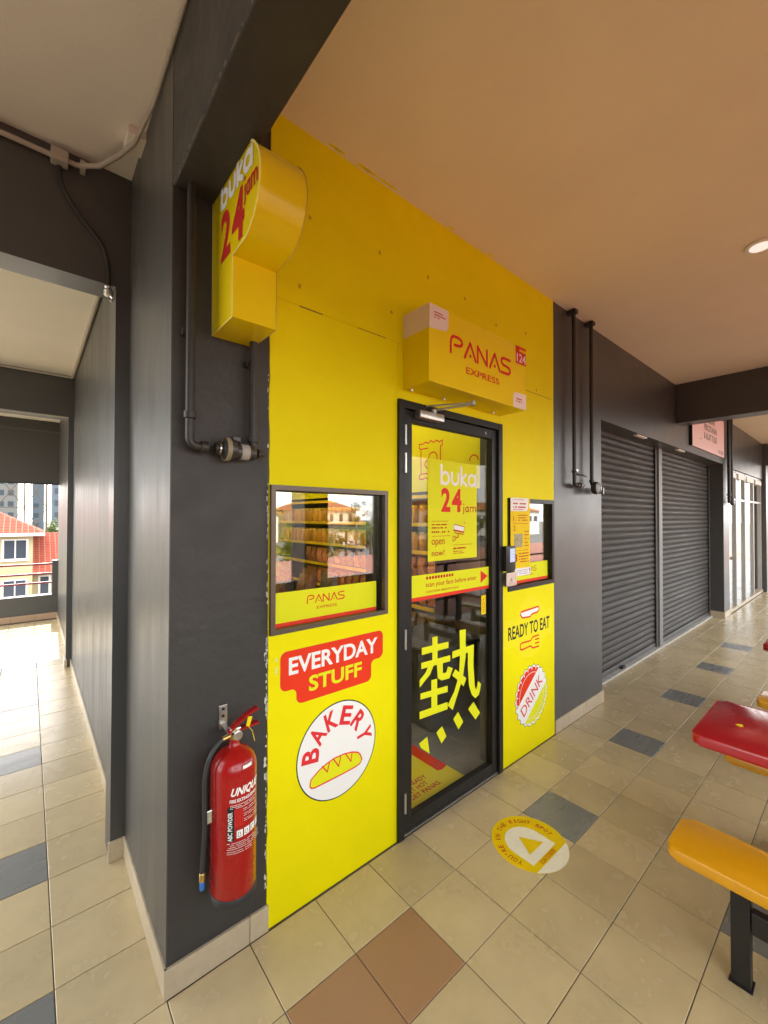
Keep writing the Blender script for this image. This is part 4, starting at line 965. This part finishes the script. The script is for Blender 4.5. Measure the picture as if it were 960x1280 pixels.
# gondola shelf along the partition with goods
t = SH = thing('shelf_unit', 'tall dark gondola shelf with yellow edges inside the shop', 'shelf', (3.4, 4.7, 0))
LV = (.10, .44, .75, 1.05, 1.34, 1.64, 1.94)
box('back_panel', 'shelf', t, 3.53, 3.555, 2.95, 6.55, .006, 1.97)
for y in (2.95, 4.15, 5.35, 6.52): box('upright', 'shelf', t, 3.50, 3.53, y, y+.03, .006, 1.975)
for z in LV:
    sh = box('shelf_board', 'shelf', t, 3.215, 3.53, 2.95, 6.55, z-.02, z); box('price_rail', 'shelfy', sh, 3.20, 3.2148, 2.95, 6.55, z-.035, z+.004)
box('end_panel', 'shelf', t, 3.22, 3.53, 2.935, 2.949, .006, 1.97)
ORD = 'first second third fourth fifth sixth seventh eighth ninth tenth eleventh twelfth thirteenth fourteenth fifteenth sixteenth seventeenth eighteenth nineteenth twentieth twenty-first twenty-second twenty-third twenty-fourth twenty-fifth twenty-sixth twenty-seventh twenty-eighth'.split()
NTH = ('bottom', 'second lowest', 'third lowest', 'middle', 'third highest', 'second highest', 'top')
jar0 = pk0 = None
def jar_at(x, y, z, label):
    global jar0
    o = bpy.data.objects.new('snack_jar', None); COL.objects.link(o); o.location = (x, y, z); ORG[o.name] = Vector((x, y, z)); tag(o, label, 'jar', 'snack jars on the shop shelf')
    if jar0 is None:
        a = MB().lathe([(.052, 0), (.056, .006), (.056, .15), (.048, .168)], (x, y, z), 14).build('jar_body', 'jar', o, True)
        b = MB().lathe([(.050, .0), (.052, .003), (.052, .026), (.048, .03)], (x, y, z+.168), 14).build('lid', 'lid', o, True)
        jar0 = (a, b)
    else:
        inst(jar0[0], 'jar_body', o, (x, y, z+.084)); inst(jar0[1], 'lid', o, (x, y, z+.183))
def packet_mesh():
    m = MB(); pts = []
    A = [m.bm.verts.new((0, y, z)) for z in (0, .2) for y in (-.065, .065)]
    C = [m.bm.verts.new((-.032, y, .1)) for y in (-.045, .045)]; D = [m.bm.verts.new((.032, y, .1)) for y in (-.045, .045)]
    for f in ((A[0], A[1], C[1], C[0]), (C[0], C[1], A[3], A[2]), (A[1], A[0], D[0], D[1]), (D[1], D[0], A[2], A[3]), (A[0], C[0], A[2], D[0]), (A[1], D[1], A[3], C[1])): m.bm.faces.new(f)
    bmesh.ops.subdivide_edges(m.bm, edges=m.bm.edges[:], cuts=1, use_grid_fill=True, smooth=.6)
    return m
pk = {}
def packet_at(x, y, z, mname, label, sc=1.):
    if mname not in pk:
        o = packet_mesh().build('snack_packet', mname, None, True); o.location = (x, y, z); pk[mname] = o
    else:
        o = pk[mname].copy(); COL.objects.link(o); o.location = (x, y, z)
    o.scale = (1, 1, sc); o.rotation_euler = (0, rr.uniform(-.08, .08), rr.uniform(-.12, .12)); tag(o, label, 'packet', 'snack packets in the shop')
for li in (5, 4):
    for k in range(28): jar_at(3.29, 3.05+k*.124, LV[li]+.0005, '%s amber snack jar from the door end of the %s shelf' % (ORD[k], NTH[li]))
for li, mn in ((6, 'pk_b'), (3, 'pk_r'), (2, 'pk_r'), (1, 'pk_b'), (0, 'pk_b')):
    if li == 6: continue
    for k in range(18 if li > 1 else 10): packet_at(3.29, 3.05+k*.15, LV[li]+.0005, mn, '%s shiny %s snack packet from the door end of the %s shelf' % (ORD[k], 'red' if mn == 'pk_r' else 'dark', NTH[li]), 1.05)
# low display under the small window
t = thing('display_table', 'low dark display table behind the small window', 'table', (1.35, 2.25, 0))
box('top', 'shelf', t, .78, 1.44, 1.95, 2.50, 1.16, 1.19); box('side_panel', 'shelf', t, .78, .80, 1.95, 2.5, .006, 1.159); box('side_panel', 'shelf', t, 1.42, 1.44, 1.95, 2.5, .006, 1.159)
for k in range(8): packet_at(.86+(k % 4)*.16, 2.08+(k//4)*.22, 1.1905, 'pk_r' if k % 3 else 'pk_b', '%s snack packet on the display table behind the small window' % ORD[k], .95)
t = thing('counter', 'dark low counter standing inside beyond the glass door', 'counter', (2.75, 2.5, 0))
box('body', 'shelf', t, 2.42, 3.0, 2.25, 2.85, .03, .62, bev=.004); box('top', 'shelf', t, 2.40, 3.02, 2.23, 2.87, .621, .65, bev=.003); box('plinth', 'blackm', t, 2.45, 2.97, 2.28, 2.82, .006, .0295)
# door mat with words
t = thing('door_mat', 'yellow floor graphic with red bar just inside the door', 'mat', (1.85, 2.05, .005))
box('mat', 'mat_y', t, 1.50, 2.19, 1.715, 2.40, .0055, .010)
p = Print(on_z(.010), .0008); p.poly([(2.095, 1.895)] + [(2.135, 1.885), (2.19, 1.90), (2.19, 2.40), (2.095, 2.40)]); p.build('red_bar', 'red', t)
p = Print(on_z(.010), .0008); p.text('READY', 1.845, 1.993, 1.893, 1.930, .02); p.text('GET HOT', 1.772, 1.952, 1.842, 1.879, .02); p.text('GET PANAS.', 1.757, 2.022, 1.791, 1.828, .02); p.build('lettering', 'redd', t)

# ================================================================== OUTSIDE
GZ = -4.49
MT.update(
    roofred=mat('corrugated_red_roof', (.33, .12, .09), .5, var=.3, vscale=1.2, vstretch=(3, .4, 1), col2=(.40, .21, .15)),
    rtile=mat('orange_roof_tile', (.42, .17, .075), .9, spec=.1, var=.25, vscale=1.5),
    wallc=mat('cream_render', (.68, .60, .44), .8, var=.06, vscale=.6),
    wallw=mat('white_render', (.74, .72, .68), .8, var=.06, vscale=.6),
    bark=mat('bark', (.13, .10, .07), .9, var=.3, vscale=8),
    leaf=mat('leaf_green', (.075, .12, .022), .55, var=.5, vscale=1.6, rand=.25, col2=(.13, .15, .03)),
    palm=mat('palm_green', (.10, .13, .03), .5, var=.4, vscale=2, rand=.2),
    pane=mat('dark_pane', (.05, .06, .08), .1),
    tower=mat('steel_lattice', (.11, .09, .065), .8, spec=.1), far=mat('far_block', (.105, .13, .155), .9, spec=.1), far2=mat('far_block_windows', (.06, .075, .09), .8, spec=.1), far3=mat('far_block_pale', (.17, .17, .165), .9, spec=.1),
)
def corrugated(x0, x1, ya, za, yb, zb, pitch, amp):
    m = MB(); n = int((x1-x0)/pitch*4); rows = []
    for k in range(2):
        y, z = ((ya, za), (yb, zb))[k]
        rows.append([m.bm.verts.new((x0+(x1-x0)*i/n, y, z+amp*(0, 1, 1, 0)[i % 4])) for i in range(n+1)])
    for i in range(n): m.bm.faces.new((rows[0][i], rows[0][i+1], rows[1][i+1], rows[1][i]))
    return m
t = thing('awning_roof', 'red corrugated metal roof below the corridor, seen in the shop glass', 'roof', (14, -5.6, GZ))
corrugated(-6, 36, -2.1, -.62, -9.2, .24, .22, .035).build('roof_sheet', 'roofred', t)
for i in range(3): 
    y = -3.6-i*2.2; z = -.62+(-2.1-y)/7.1*.86
    box('purlin', 'blackm', t, -6, 36, y-.03, y+.03, z-.12, z-.02)
for x in (-5, 5, 15, 25, 35):
    for y in (-2.6, -8.6): box('post', 'blackm', t, x-.05, x+.05, y-.05, y+.05, GZ, -.62+(-2.1-y)/7.1*.86-.05)

def leaf_crown(seed, rx, rz, n, size, clumps):
    r = random.Random(seed); bm = bmesh.new(); cs = []
    for _ in range(clumps):
        while True:
            u = Vector((r.uniform(-1, 1), r.uniform(-1, 1), r.uniform(-1, 1)))
            if .25 < u.length < 1: break
        cs.append((Vector((u.x*rx, u.y*rx, u.z*rz)), r.uniform(.22, .42)*rx))
    for _ in range(n):
        c, q = r.choice(cs); d = Vector((r.gauss(0, 1), r.gauss(0, 1), r.gauss(0, .8))); d = d.normalized()*q*r.uniform(.35, 1.0)
        p = c+d; a = Vector((r.gauss(0, 1), r.gauss(0, 1), r.gauss(0, .6))).normalized(); b = a.cross(Vector((r.gauss(0, 1), r.gauss(0, 1), r.gauss(0, 1)))).normalized()
        s = size*r.uniform(.6, 1.3)
        bm.faces.new([bm.verts.new(p+v) for v in (-a*s, b*s*.45, a*s, -b*s*.45)])
    return bm, cs
TREES = {}
def tree(seed, x, y, h, rx, rz, label, group, n=2600, clumps=26):
    t = thing('tree', label, 'tree', (x, y, GZ), group)
    key = (seed, rx, rz, h)
    if key not in TREES:
        bm, cs = leaf_crown(seed, rx, rz, n, .16, clumps)
        bmesh.ops.translate(bm, verts=bm.verts, vec=(x, y, GZ+h-rz))
        b = MB(); b.bm.free(); b.bm = bm; cr = b.build('crown', 'leaf', t, normals=False)
        m = MB(); m.tube([(x, y, GZ), (x+.05, y, GZ+(h-2*rz)*.6), (x-.05, y+.05, GZ+h-rz)], [.22, .16, .09], 8)
        for c, q in cs[:9]: m.tube([(x, y, GZ+h-2*rz+.2), (x+c.x*.5, y+c.y*.5, GZ+h-rz+c.z*.6-.2), (x+c.x, y+c.y, GZ+h-rz+c.z)], [.09, .05, .02], 6)
        tk = m.build('trunk', 'bark', t, True)
        TREES[key] = (cr, tk, Vector((x, y, 0)))
    else:
        cr, tk, o0 = TREES[key]; d = Vector((x, y, 0))-o0
        inst(cr, 'crown', t, ORG[cr.name]+d); inst(tk, 'trunk', t, ORG[tk.name]+d)
    return t
PALM = []
def palm(x, y, h, label, seed=5):
    t = thing('palm_tree', label, 'palm', (x, y, GZ), 'palms in the car park')
    if not PALM:
        MB().tube([(x, y, GZ), (x+.1, y, GZ+h*.5), (x+.05, y, GZ+h)], [.2, .15, .13], 8).build('trunk', 'bark', t, True)
        r = random.Random(seed); bm = bmesh.new()
        for k in range(16):
            a = 2*math.pi*k/16+r.uniform(-.15, .15); up = r.uniform(-.2, 1.0); L = 2.1*r.uniform(.85, 1.1); prev = None
            for s in range(9):
                q = s/8; p = Vector((math.cos(a)*L*q, math.sin(a)*L*q, up*q*L*.6-.9*q*q*L*.7)); 
                if prev is not None:
                    side = Vector((-math.sin(a), math.cos(a), 0))
                    for sg in (-1, 1):
                        for e in (0, .5):
                            b0 = prev.lerp(p, e); tip = b0+side*sg*.55*(1.05-q)+Vector((math.cos(a)*.25, math.sin(a)*.25, -.22))
                            bm.faces.new([bm.verts.new(v) for v in (b0, b0+(p-prev)*.3, tip)])
                prev = p
        bmesh.ops.translate(bm, verts=bm.verts, vec=(x+.05, y, GZ+h))
        b = MB(); b.bm.free(); b.bm = bm; b.build('crown', 'palm', t, normals=False)
        PALM.append((t, Vector((x, y, 0))))
    else:
        t0, o0 = PALM[0]; d = Vector((x, y, 0))-o0
        for ch in [c for c in bpy.data.objects if c.parent == t0]: inst(ch, ch.name.split('.')[0], t, ORG[ch.name]+d)
    return t
G1 = 'trees mirrored in the shop glass'
for i, (s, x, y, h, rx, rz) in enumerate(((1, 15.5, -24, 5.5, 1.9, 1.5), (2, 21, -30, 5.6, 2.0, 1.5), (1, 33, -38, 5.5, 1.9, 1.5), (3, 44, -46, 6.4, 2.4, 1.8), (2, 52, -42, 5.6, 2.0, 1.5), (3, 62, -50, 6.4, 2.4, 1.8), (1, 26, -44, 5.5, 1.9, 1.5), (3, 84, -60, 6.4, 2.4, 1.8), (2, 74, -46, 5.6, 2.0, 1.5), (4, 69, -88, 10.6, 3.2, 4.0), (4, 76, -86, 10.6, 3.2, 4.0))):
    tree(s, x, y, h, rx, rz, ('broad green tree in the car park, number %s from the corridor as mirrored' % ('one two three four five six seven eight nine ten eleven'.split()[i])), G1)
for i, (x, y, h) in enumerate(((22.5, -28.5, 5.0), (25.5, -31, 5.4), (29, -33, 5.0), (38, -40, 5.4), (50, -60, 5.4))):
    palm(x, y, h, ('first', 'second', 'third', 'fourth', 'fifth')[i]+' palm of the car park row mirrored in the glass')
def car(x, y, rz, paint, label):
    t = thing('parked_car', label, 'car', (x, y, GZ), 'parked cars mirrored in the glass')
    body = [(-2.1, .35), (-2.15, .75), (-1.95, .95), (-1.25, 1.0), (-.7, 1.45), (.75, 1.48), (1.4, 1.02), (2.0, .88), (2.15, .7), (2.12, .35)]
    MB().prism([(x+u, GZ+v) for u, v in body], 'xz', y-.85, y+.85, bev=.08).build('body', paint, t, True)
    MB().prism([(x+u, GZ+v) for u, v in ((-1.1, 1.02), (-.65, 1.38), (.7, 1.41), (1.22, 1.03))], 'xz', y-.86, y+.86).build('side_glass', 'pane', t)
    for u in (-1.3, 1.3):
        for v in (-.78, .78): MB().lathe([(.2, -.1), (.31, -.09), (.31, .09), (.2, .1)], (x+u, y+v, GZ+.31), 16, 'y').build('wheel', 'rubber', t, True)
    t.rotation_euler.z = rz; return t
CP = [mat('car_white', (.75, .75, .74), .25, coat=.5), mat('car_silver', (.45, .46, .47), .3, metal=.6), mat('car_red', (.45, .04, .04), .25, coat=.5), mat('car_dark', (.05, .05, .06), .25, coat=.5)]
for i, (x, y, c) in enumerate(((48, -66, 0), (51, -66, 1), (54, -66, 2), (57, -67, 0), (60, -67, 3), (63, -67, 0), (45, -58, 3), (66, -60, 1), (40, -62, 0), (34, -56, 1), (80, -66, 0), (92, -64, 1))):
    car(x, y, R_(84), CP[c], ('white', 'silver', 'red', 'black')[c]+' parked car, %s from the nearest end of the mirrored row' % 'one two three four five six seven eight nine ten eleven twelve'.split()[i])

def hip_roof(m, x0, x1, y0, y1, z0, z1, ov=.6):
    x0, x1, y0, y1 = x0-ov, x1+ov, y0-ov, y1+ov; d = min(x1-x0, y1-y0)/2
    A = [m.bm.verts.new(p) for p in ((x0, y0, z0), (x1, y0, z0), (x1, y1, z0), (x0, y1, z0))]
    if x1-x0 >= y1-y0: T = [m.bm.verts.new((x0+d, (y0+y1)/2, z1)), m.bm.verts.new((x1-d, (y0+y1)/2, z1))]; fs = ((A[0], A[1], T[1], T[0]), (A[1], A[2], T[1]), (A[2], A[3], T[0], T[1]), (A[3], A[0], T[0]))
    else: T = [m.bm.verts.new(((x0+x1)/2, y0+d, z1)), m.bm.verts.new(((x0+x1)/2, y1-d, z1))]; fs = ((A[0], A[1], T[0]), (A[1], A[2], T[1], T[0]), (A[2], A[3], T[1]), (A[3], A[0], T[0], T[1]))
    for f in fs: m.bm.faces.new(f)
    m.bm.faces.new(A[::-1]); return m
t = thing('building', 'cream building with arched windows and orange roof mirrored in the window', 'building', (61, -94, GZ))
box('wall', 'wallc', t, 50, 69.5, -100, -90, GZ, 3.6); hip_roof(MB(), 50, 69.5, -100, -90, 3.6, 6.4, 1).build('roof', 'rtile', t)
for k in range(6):
    x = 52.2+k*3.05; wdw = MB().prism([(x-.55, .6), (x+.55, .6), (x+.55, 2.2)]+arc(x, 2.2, .55, 0, 180, 10)[1:], 'xz', -89.98, -89.9).build('window', 'pane', t)
box('canopy', 'roofred', t, 48, 71, -89.9, -87.5, -.1, .25)
t = thing('building', 'white block with low orange roof left of the arched building', 'building', (38, -96, GZ))
box('wall', 'wallw', t, 26, 47, -102, -92, GZ, 2.6); hip_roof(MB(), 26, 47, -102, -92, 2.6, 5.2, 1).build('roof', 'rtile', t); box('roof_block', 'wallw', t, 41, 46, -101, -96, 3.2, 7.2)
for k in range(7): box('window', 'pane', t, 28+k*2.6, 29.3+k*2.6, -92.0, -91.93, .2, 1.7)
t = thing('building', 'long pale shop row far off, mirrored in the door glass', 'building', (110, -80, GZ))
box('wall', 'wallw', t, 84, 150, -92, -80, GZ, 4.2); hip_roof(MB(), 84, 150, -92, -80, 4.2, 7.0, 1).build('roof', 'rtile', t)
for k in range(16): box('window', 'pane', t, 86+k*4, 88.4+k*4, -80.0, -79.92, .4, 2.4)

# ---- beyond the end of the left passage
mtile = bpy.data.materials.new('red_house_tile'); mtile.use_nodes = True
_t = mtile.node_tree; _p = _t.nodes['Principled BSDF']; _p.inputs['Roughness'].default_value = 1.0; _p.inputs['Specular IOR Level'].default_value = .02
_b = _t.nodes.new('ShaderNodeTexBrick'); _b.inputs['Color1'].default_value = (.26, .045, .03, 1); _b.inputs['Color2'].default_value = (.30, .06, .04, 1); _b.inputs['Mortar'].default_value = (.30, .15, .11, 1)
_b.inputs['Scale'].default_value = 1.0; _b.inputs['Brick Width'].default_value = .25; _b.inputs['Row Height'].default_value = .22; _b.inputs['Mortar Size'].default_value = .022; _b.offset = 0
_g = _t.nodes.new('ShaderNodeNewGeometry'); _s = _t.nodes.new('ShaderNodeSeparateXYZ'); _c = _t.nodes.new('ShaderNodeCombineXYZ'); _ad = _t.nodes.new('ShaderNodeMath'); _ad.operation = 'ADD'
_t.links.new(_g.outputs['Position'], _s.inputs[0]); _t.links.new(_s.outputs[0], _c.inputs[0]); _t.links.new(_s.outputs[1], _ad.inputs[0]); _t.links.new(_s.outputs[2], _ad.inputs[1]); _t.links.new(_ad.outputs[0], _c.inputs[1])
_t.links.new(_c.outputs[0], _b.inputs['Vector']); _t.links.new(_b.outputs['Color'], _p.inputs['Base Color'])
MT['htile'] = mtile
def hwin(t, x0, x1, z0, z1, Y, n=2):
    f = box('window', 'wallw', t, x0-.07, x1+.07, Y-.04, Y+.02, z0-.07, z1+.07)
    s = (x1-x0)/n
    for k in range(n): box('pane', 'pane', f, x0+k*s+.03, x0+(k+1)*s-.03, Y-.055, Y-.041, z0, z1)
    box('sill', 'wallw', f, x0-.12, x1+.12, Y-.12, Y-.041, z0-.14, z0-.071)
t = thing('house', 'pale yellow house with red tiled hip roof beyond the railing', 'house', (-4, 33, GZ))
MH = mat('pale_yellow_render', (.46, .38, .22), .8, var=.05, vscale=1)
box('wall', MH, t, -9, .20, 30, 38, GZ, .80); hip_roof(MB(), -9, .20, 30, 38, .80, 3.4, .55).build('roof', 'htile', t)
box('fascia', 'wallw', t, -9.5, .70, 29.44, 29.5, .66, .82)
hwin(t, -1.0, -.05, -.55, .42, 30); hwin(t, -1.0, -.05, -2.62, -1.75, 30); hwin(t, -4.0, -3.0, -.55, .42, 30)
t = thing('house', 'lower yellow house wing with steep red tiled roof', 'house', (4, 32, GZ))
box('wall', MH, t, .21, 9, 30.6, 36, GZ, -1.30)
m = MB(); m.prism([(29.9, -1.42), (32.9, .74), (35.9, -1.42)], 'yz', .19, 9.4); m.build('roof', 'htile', t)
hwin(t, .52, .94, -2.65, -1.70, 30.6, 1); hwin(t, 3, 4, -2.65, -1.7, 30.6)
t = thing('lattice_tower', 'pale steel lattice structure rising behind the red roofs', 'tower', (-.4, 60, GZ))
zs = [GZ+k*3.6 for k in range(7)]
for x in (-2.6, -.35, 1.55): 
    for y in (60, 62): box('upright', 'tower', t, x-.07, x+.07, y-.07, y+.07, GZ, zs[-1])
for a, b in ((-2.6, -.35), (-.35, 1.55)):
    for z0, z1 in zip(zs, zs[1:]):
        MB().tube([(a, 60, z0), (b, 60, z1)], .05, 6).build('brace', 'tower', t); MB().tube([(a, 60.1, z1), (b, 60.1, z0)], .05, 6).build('brace', 'tower', t); MB().tube([(a, 60, z1), (b, 60, z1)], .05, 6).build('brace', 'tower', t)
for i, (x0, x1, y, h, lb) in enumerate(((5.2, 8.2, 150, 40, 'slim bluish tower block far beyond the red roofs'), (-14, -2.6, 170, 46, 'wide pale apartment block behind the lattice structure'), (1.0, 4.2, 190, 14, 'low hazy block far behind the lattice structure'))):
    t = thing('building', lb, 'building', ((x0+x1)/2, y, GZ)); box('wall', 'far' if i != 1 else 'far3', t, x0, x1, y, y+10, GZ, h)
    for k in range(10 if i < 2 else 3):
        for q in range(max(1, int((x1-x0)/2.2))): box('window', 'far2', t, x0+.4+q*2.2, x0+1.7+q*2.2, y-.05, y, -2+k*3.4, -.4+k*3.4)
for i, (x, y) in enumerate(((4.4, 60), (7.2, 62), (2.6, 66))): tree(2, x, y, 5.6, 2.0, 1.5, ('nearest', 'middle', 'farthest')[i]+' leafy tree beside the lattice structure', 'trees beyond the railing')
